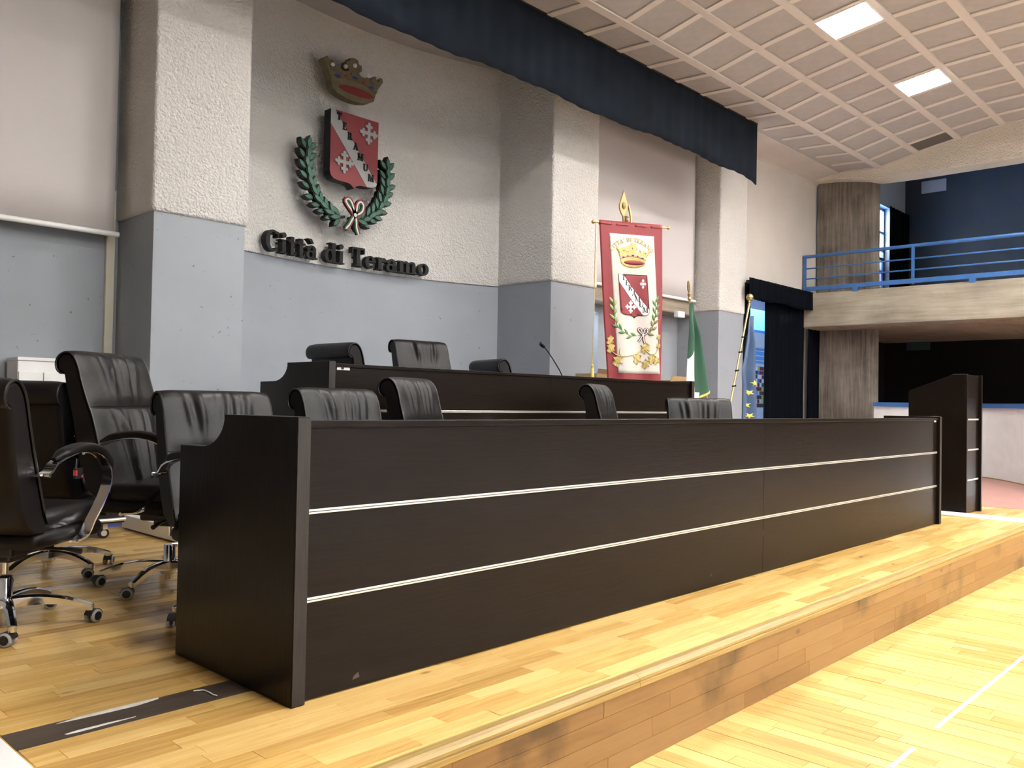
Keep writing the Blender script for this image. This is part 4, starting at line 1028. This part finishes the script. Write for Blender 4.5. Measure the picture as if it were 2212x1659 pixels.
# brass bar, pole, finial, cord and tassel
bar = MB().tube([tuple(bax*-.44), tuple(bax*.41)], .010, 10)
for sgn, e in ((-1, -.44), (1, .41)): bar.sphere(tuple(bax*(e+sgn*.018)), .021, 10); bar.sphere(tuple(bax*(e+sgn*.002)), .015, 10)
bar.build('crossbar', 'brass', ban)
po = bn*-.05
MB().tube([tuple(po+Vector((0.0, 0, -BO.z+.02))), tuple(po+Vector((0, 0, .10))), tuple(po+bax*-.03+Vector((0, 0, .22)))], .014, 10).build('pole', 'brass', ban)
fz = .10; fn_ = MB()
fo = po+bax*-.055
fn_.lathe([(.014, 0), (.03, .02), (.014, .04), (.018, .05), (.035, .055), (.016, .07)], tuple(fo+Vector((0, 0, .03))), 12)
fn_.build('finial_base', 'brass', ban)
spear = MB(); pf = [(.012, .10), (.03, .13), (.048, .18), (.05, .22), (.035, .27), (.012, .34), (.0, .39), (-.012, .34), (-.035, .27), (-.05, .22), (-.048, .18), (-.03, .13), (-.012, .10)]
spear.prism(pf, lambda u, v, d: tuple(fo+bax*(u-.035)+bn*d+Vector((0, 0, v))), -.012, .012); spear.sphere(tuple(fo+bax*-.035+Vector((0, 0, .21))), .028, 10, 0, 1.6); spear.tube([tuple(fo+bax*-.03+Vector((0, 0, .02))), tuple(fo+bax*-.035+Vector((0, 0, .12)))], .013, 8)
spear.build('finial', 'bronze', ban, .003)
ct = bax*-.435+bn*.02
MB().tube([tuple(ct), tuple(ct+Vector((-.01, 0, -.7))), tuple(ct+Vector((-.02, 0, -1.52)))], .005, 6).build('cord', 'gold_thread', ban)
MB().lathe([(.004, .14), (.016, .12), (.010, .10), (.018, .085), (.020, .0), (.014, -.002)], tuple(ct+Vector((-.02, 0, -1.66))), 12).build('tassel', 'fringe', ban)
MB().lathe([(.20, -BO.z+.288), (.20, -BO.z+.31), (.05, -BO.z+.33), (.03, -BO.z+.42), (.016, -BO.z+.43)], tuple(po), 16).build('pole_foot', 'brass', ban)
# ------------------------------------------------------------------ flags in their stand
fs = empty('flag_stand', (9.5, 5.4, 0)); tag(fs, 'round brass flag stand hidden behind the desks', 'stand')
MB().lathe([(.2, 0), (.2, .025), (.06, .05), (.05, .14), (.02, .15)], n=20).build('stand_foot', 'brass', fs)
def pole_at(x0, x1, z): return x0+(x1-x0)*z
# Italian flag
ITB, ITT = Vector((9.45, 5.37, .152)), Vector((8.74, 5.40, 2.22)); it = empty('tricolour_flag', tuple(ITB)); tag(it, 'green, white and red flag drooping from a leaning brass pole', 'flag')
dd = ITT-ITB
MB().tube([(0, 0, 0), tuple(dd)], .013, 10).build('pole', 'brass', it)
MB().lathe([(.013, -.02), (.026, 0), (.014, .02), (.02, .035), (.028, .055), (.012, .075)], tuple(dd), 12).prism([(0, .07), (.022, .10), (.026, .14), (.014, .19), (0, .21), (-.014, .19), (-.026, .14), (-.022, .10)], lambda u, v, d: (dd.x+u-v*.15, dd.y+d, dd.z+v), -.008, .008).build('finial', 'brass', it)
# local flag outline in the stand plane: heights with left and right limits
def itfn(u, v):
    z = 2.17-v*1.42                                             # 2.17 .. 0.75
    tz = (2.17-z)
    px = ITB.x+dd.x*((z-ITB.z)/dd.z)
    L = 8.725-.02-.05*smooth01(tz/.9)-.02*tz; Rr = min(px+.012, 8.80+.30*smooth01(tz/.55)*.45+.19*smooth01((tz-.35)/.75))
    L = L-.0
    x = L+(Rr-L)*u
    y = 5.40-.02-.05*math.sin(u*PI*2.6+.4)*smooth01(tz/.4)-.035*math.sin(u*PI)
    return x, y, z
def flagpart(cond, nm, m, par, fn, org, nu=80, nv=150):
    mb = MB(); V = {}
    for i in range(nu):
        for j in range(nv):
            if cond((i+.5)/nu, (j+.5)/nv):
                idx = []
                for a, b in ((i, j), (i+1, j), (i+1, j+1), (i, j+1)):
                    if (a, b) not in V: V[a, b] = len(mb.v); p_ = fn(a/nu, b/nv); mb.v.append((p_[0]-org.x, p_[1]-org.y, p_[2]-org.z))
                    idx.append(V[a, b])
                mb.f.append(idx); mb.m.append(0); mb.sm.append(True)
    return mb.build(nm, m, par, solid=.003)
def itzone(u, v):
    x, y, z = itfn(u, v); ztip = 1.06+(x-8.95)*.45
    if x > 8.95: return 'g' if z > ztip else None
    if x < 8.83: return 'w' if z < 1.50+.22*smooth01((x-8.64)/.17) else 'g'
    if z < 1.12: return 'r' if x < 8.87 else 'w'
    return 'g'
flagpart(lambda u, v: itzone(u, v) == 'g', 'green_band', 'flag_green', it, itfn, ITB); flagpart(lambda u, v: itzone(u, v) == 'w', 'white_band', 'flag_white', it, itfn, ITB); flagpart(lambda u, v: itzone(u, v) == 'r', 'red_band', 'flag_red', it, itfn, ITB)
fr_ = MB()
def it_on(x, z):
    v = (2.17-z)/1.42; a = min((abs(itfn(k/60, v)[0]-x), k/60) for k in range(61))[1]; return Vector(itfn(a, v))
pts = [it_on(x, 1.06+(x-8.95)*.45+.004)-ITB+Vector((0, -.005, 0)) for x in (8.95, 9.0, 9.04, 9.08, 9.12)]
fr_.strip([tuple(p) for p in pts], (0, .004, .0), .012).build('fringe', 'fringe', it)
# European flag
EB, ET = Vector((9.50, 5.43, .152)), Vector((10.20, 5.40, 2.30)); eu = empty('starred_flag', tuple(EB)); tag(eu, 'blue flag with yellow stars drooping from a leaning brass pole', 'flag'); de = ET-EB
MB().tube([(0, 0, 0), tuple(de)], .013, 10).build('pole', 'brass', eu)
MB().lathe([(.013, -.03), (.022, -.01), (.013, .01), (.02, .03), (.012, .045)], tuple(de), 12).sphere((de.x+.012, de.y, de.z+.088), .047, 16).build('finial', 'brass', eu)
def eufn(u, v):
    z = 2.14-v*1.45; tz = 2.14-z; px = EB.x+de.x*((z-EB.z)/de.z)
    Lx = max(px+.012, 9.93+.0*tz) if tz < .9 else 9.93+.05*smooth01((tz-.9)/.35)
    Lx = px+.012 if tz < .62 else (px+.012)+(9.955-(px+.012))*smooth01((tz-.62)/.35)
    Rx = 10.215+.10*smooth01(tz/1.3)
    x = Lx+(Rx-Lx)*u
    y = 5.40-.03-.045*math.sin(u*PI*3+.6)*smooth01(tz/.4)-.03*u
    return x, y, z
flagpart(lambda u, v: True, 'flag_cloth', 'flag_blue', eu, eufn, EB)
for (u, v, s, rot) in ((.72, .605, .043, .1), (.56, .69, .045, .5), (.48, .80, .045, .2), (.57, .895, .042, .6), (.80, .965, .046, .3)):
    sp_ = []
    for i in range(10):
        a = PI/2+rot+i*PI/5; r = s if i % 2 == 0 else s*.42
        sp_.append((r*math.cos(a), r*math.sin(a)))
    c0 = Vector(eufn(u, v)); du = .25
    def ef(a, b, d=0):
        uu = u+a/.30; vv = v-b/1.45; q = Vector(eufn(min(1, max(0, uu)), min(1, vv))); return (q.x-EB.x, q.y-EB.y-.006-d, q.z-EB.z)
    decal([sp_], .002, 'star', 'star', eu, ef, .02)
for z in (1.86, 1.66, 1.42, 1.22):
    q = EB+de*((z-EB.z)/de.z)-EB; MB().tube([tuple(q+Vector((-.03, 0, -.005))), tuple(q+Vector((.03, -.01, .004)))], .012, 6).build('pole_tie', 'navy', eu)
MB().strip([tuple(Vector(eufn(u, .995))-EB+Vector((0, -.004, -.006))) for u in (0, .2, .4, .6, .8, 1)], (0, .004, 0), .014).build('fringe', 'fringe', eu)
# ------------------------------------------------------------------ curtains by the doorway
pm_ = empty('curtain_pelmet', (12.9, 6.25, 2.62)); tag(pm_, 'black navy fabric pelmet above the side doorway', 'pelmet')
wavy(11.80, 14.05, 6.25, 2.915, lambda x: 2.60+.015*math.sin(x*5), .012, .12, 8, 'pelmet_cloth', 'navy2', pm_, (12.9, 6.25, 2.62))
MB().box(-.9, 1.14, .02, .19, .25, .285).build('pelmet_board', 'blackplastic', pm_)
c1 = empty('curtain', (13.1, 6.36, 0)); tag(c1, 'long navy curtain drawn to the right of the doorway', 'curtain')
wavy(12.56, 14.03, 6.385, 2.84, .02, .026, .16, 9, 'curtain_cloth', 'navy2', c1, (13.1, 6.36, 0))
c1 = empty('curtain', (12.0, 6.37, 0)); tag(c1, 'narrow strip of navy curtain on the pillar side of the doorway', 'curtain')
wavy(11.9, 12.10, 6.38, 2.86, .02, .02, .1, 10, 'curtain_cloth', 'navy2', c1, (12.0, 6.37, 0))
c1 = empty('curtain', (14.3, 6.2, 0)); tag(c1, 'short navy curtain under the balcony beside the concrete column', 'curtain')
wavy(14.045, 14.54, 6.34, 2.30, .02, .03, .14, 12, 'curtain_cloth', 'navy2', c1, (14.3, 6.2, 0))
c1 = empty('curtain', (18.5, 6.3, 2.9)); tag(c1, 'dark curtain beside the bright gallery window', 'curtain')
wavy(17.88, 19.0, 6.36, 5.1, 2.92, .03, .18, 13, 'curtain_cloth', 'navy2', c1, (18.5, 6.3, 2.9))
# ------------------------------------------------------------------ foyer seen through the doorway
fy = empty('wall_foyer', (13, 11, 0)); struct(fy, 'bright blue and white foyer beyond the doorway')
FX = 24.0
bx(11.97, FX, 11.0, 11.2, 0, 4.2, 'foyer_wall', 'foy_white', fy); bx(11.97, FX, 6.7, 11, -.1, 0, 'foyer_floor', 'foy_white', fy)
bx(11.97, FX, 6.7, 11, 4.1, 4.2, 'foyer_ceiling', 'foy_sky', fy); bx(11.95, 11.97, 6.7, 11, 0, 4.2, 'foyer_wall', 'foy_white', fy); bx(FX, FX+.1, 6.7, 11, 0, 4.2, 'foyer_wall', 'foy_white', fy)
bx(19.3, FX, 6.6, 6.7, 0, 4.2, 'foyer_wall', 'foy_white', fy)
bx(11.97, FX, 8.6, 8.9, 2.57, 3.0, 'foyer_beam', 'foy_blue', fy); bx(11.97, FX, 10.96, 11.0, 2.12, 2.52, 'wall_band', 'foy_sky', fy)
for k in range(3): bx(11.97, FX, 10.94, 10.96, 2.18+k*.13, 2.20+k*.13, 'band_line', 'white_metal', fy)
bx(11.97, FX, 9.6, 9.68, 3.72, 3.76, 'ceiling_rail', 'white_metal', fy)
fl = empty('foyer_fill_light', (16.5, 8.0, 3.6)); tag(fl, 'cool white light panel added to brighten the foyer beyond the doorway', 'light')  # panel added to light the foyer, no such fitting is known
MB().box(-1.2, 1.2, -.25, .25, 0, .05).build('light_frame', 'white_metal', fl); MB().box(-1.15, 1.15, -.2, .2, -.012, -.002).build('diffuser', 'foyer_fill', fl)
pb_ = empty('notice_board', (20.95, 10.96, .92)); tag(pb_, 'notice board of small papers on the foyer wall', 'notice board')
MB().box(0, .62, 0, .03, 0, 1.12).build('board', 'bluewhite', pb_)
rnd = random.Random(4)
for i in range(5):
    for j in range(10):
        m = rnd.choice(['paper', 'paper', 'paper', 'blackplastic', 'rib_red', 'foy_blue', 'star', 'leaf']); MB().box(.02+i*.12, .125+i*.12, -.004, 0, .02+j*.11, .115+j*.11).build('notice', m, pb_)
# ------------------------------------------------------------------ balcony railing
rl = empty('balcony_railing', (XB+.02, 6.42, 2.9)); tag(rl, 'blue painted metal railing along the concrete balcony', 'railing')
ylen = 9.0
MB().box(-.015, .035, -ylen, 0, .045, .115).build('bottom_rail', 'blue', rl, .004)
MB().tube([(.01, 0, .635), (.01, -ylen, .635)], .028, 12).build('top_rail', 'blue', rl)
for z in (.255, .43): MB().tube([(.01, 0, z), (.01, -ylen, z)], .012, 8).build('middle_rail', 'blue', rl)
for y in (-.025, -1.79, -3.55, -5.3, -7.1): MB().box(-.012, .032, y-.02, y+.02, .03, .63).build('post', 'blue', rl, .003)
for y in (-.9, -2.65, -4.4): MB().box(-.03, .03, y-.045, y+.045, -.02, .06).build('foot_bracket', 'blue', rl)
MB().box(18.92-14.02, 19-14.02, 0, .01, 0, .01) if False else None
av = empty('air_vent', (18.98, 5.86, 5.52)); tag(av, 'pale rectangular air vent high on the dark gallery wall', 'vent')
MB().box(-.03, .02, -.24, .24, 0, .25).build('vent_frame', 'bluewhite', av, .004)
for k in range(6): MB().box(-.045, -.03, -.21, .21, .03+k*.035, .045+k*.035).build('vent_slat', 'bluewhite', av)
es = empty('exit_sign', (17.87, 5.78, 2.14)); tag(es, 'dim green exit sign with arrow on the black wall under the balcony', 'sign')
MB().box(-.04, .0, -.22, .22, 0, .2).build('sign_case', 'darkwall', es, .004); MB().box(-.046, -.04, -.2, .12, .02, .18).build('sign_face', 'green_sign', es)  # dimness under the balcony is put into the sign's dark colours
ar = MB()
for pz in PO((.10, .10), (.03, .15), (.03, .115), (-.04, .115), (-.04, .085), (.03, .085), (.03, .05)) + RR(-.17, .05, -.14, .14) + CI(-.155, .16, .014): ar.prism(pz, lambda u, v, d: (d, u, v), -.050, -.046)
ar.build('sign_arrow', 'darkwall', es)
# ------------------------------------------------------------------ small things behind the chairs
tr = empty('equipment_trolley', (2.02, 6.12, 0)); tag(tr, 'low black equipment trolley on small casters by the pillar', 'trolley')
MB().box(-.45, .42, -.22, .35, .10, .20).build('deck', 'blackplastic', tr, .008); MB().tube([(-.45, -.23, .125), (.42, -.23, .125)], .012, 8).build('rail', 'alu', tr)
for x_, y_ in ((.30, -.17), (-.35, -.17), (.30, .28), (-.35, .28)):
    MB().lathe([(.034, -.012), (.034, .012)], (x_, y_, .034), 16, 0, 'Y').lathe([(.02, -.014), (.02, .014)], (x_, y_, .034), 12, 1, 'Y').box(x_-.01, x_+.02, y_-.02, y_+.02, .06, .10, 1).build('caster', ['blackplastic', 'cream_plastic'], tr)
kb = empty('white_cabinet', (2.16, 6.78, 0)); tag(kb, 'small white cabinet against the grey wall behind the chairs', 'cabinet')
MB().box(-.15, .25, -.02, .22, 0, 1.20).build('body', 'white_paint', kb, .006); MB().box(-.145, .015, -.035, -.02, .05, 1.12).build('door', 'white_paint', kb, .003); MB().box(.02, .245, -.035, -.02, .05, 1.12).build('door', 'white_paint', kb, .003)
MB().box(-.155, .255, -.03, .225, 1.20, 1.225).build('top', 'white_paint', kb, .004)
stb = empty('side_table', (8.35, 5.95, 0)); tag(stb, 'dark side table behind the banner carrying cardboard boxes', 'table')
MB().box(-1.0, 1.2, -.2, .25, .98, 1.01).build('table_top', 'wenge', stb)
for x_ in (-.95, 1.15):
    for y_ in (-.16, .21): MB().box(x_-.02, x_+.02, y_-.02, y_+.02, 0, .98).build('leg', 'wenge', stb)
def carton(x0, x1, z1, label):
    t = empty('cardboard_box', ((x0+x1)/2, 5.95, 1.01)); tag(t, label, 'box'); h = (x1-x0)/2
    MB().box(-h, h, -.15, .15, 0, z1-1.01).build('box_body', 'card', t, .003)
    MB().prism([(-h, 0), (h, 0), (h+.07, .05), (-h, .05)], lambda u, v, d: (u, d-.15-v*.5, v+z1-1.01), -.002, .002).build('flap', 'card', t)
carton(7.50, 7.80, 1.30, 'open cardboard box beside the hanging tassel'); carton(8.98, 9.40, 1.27, 'cardboard box edge between the banner and the green flag')

lw = MB().tube([(1.345, 2.678, .004), (1.372, 2.664, .004), (1.375, 2.628, .004), (1.372, 2.60, .004), (1.378, 2.585, .004)], .0022, 6).build('loose_wire', 'tape'); tag(lw, 'short pale loose wire lying on the dark floor strip', 'wire')
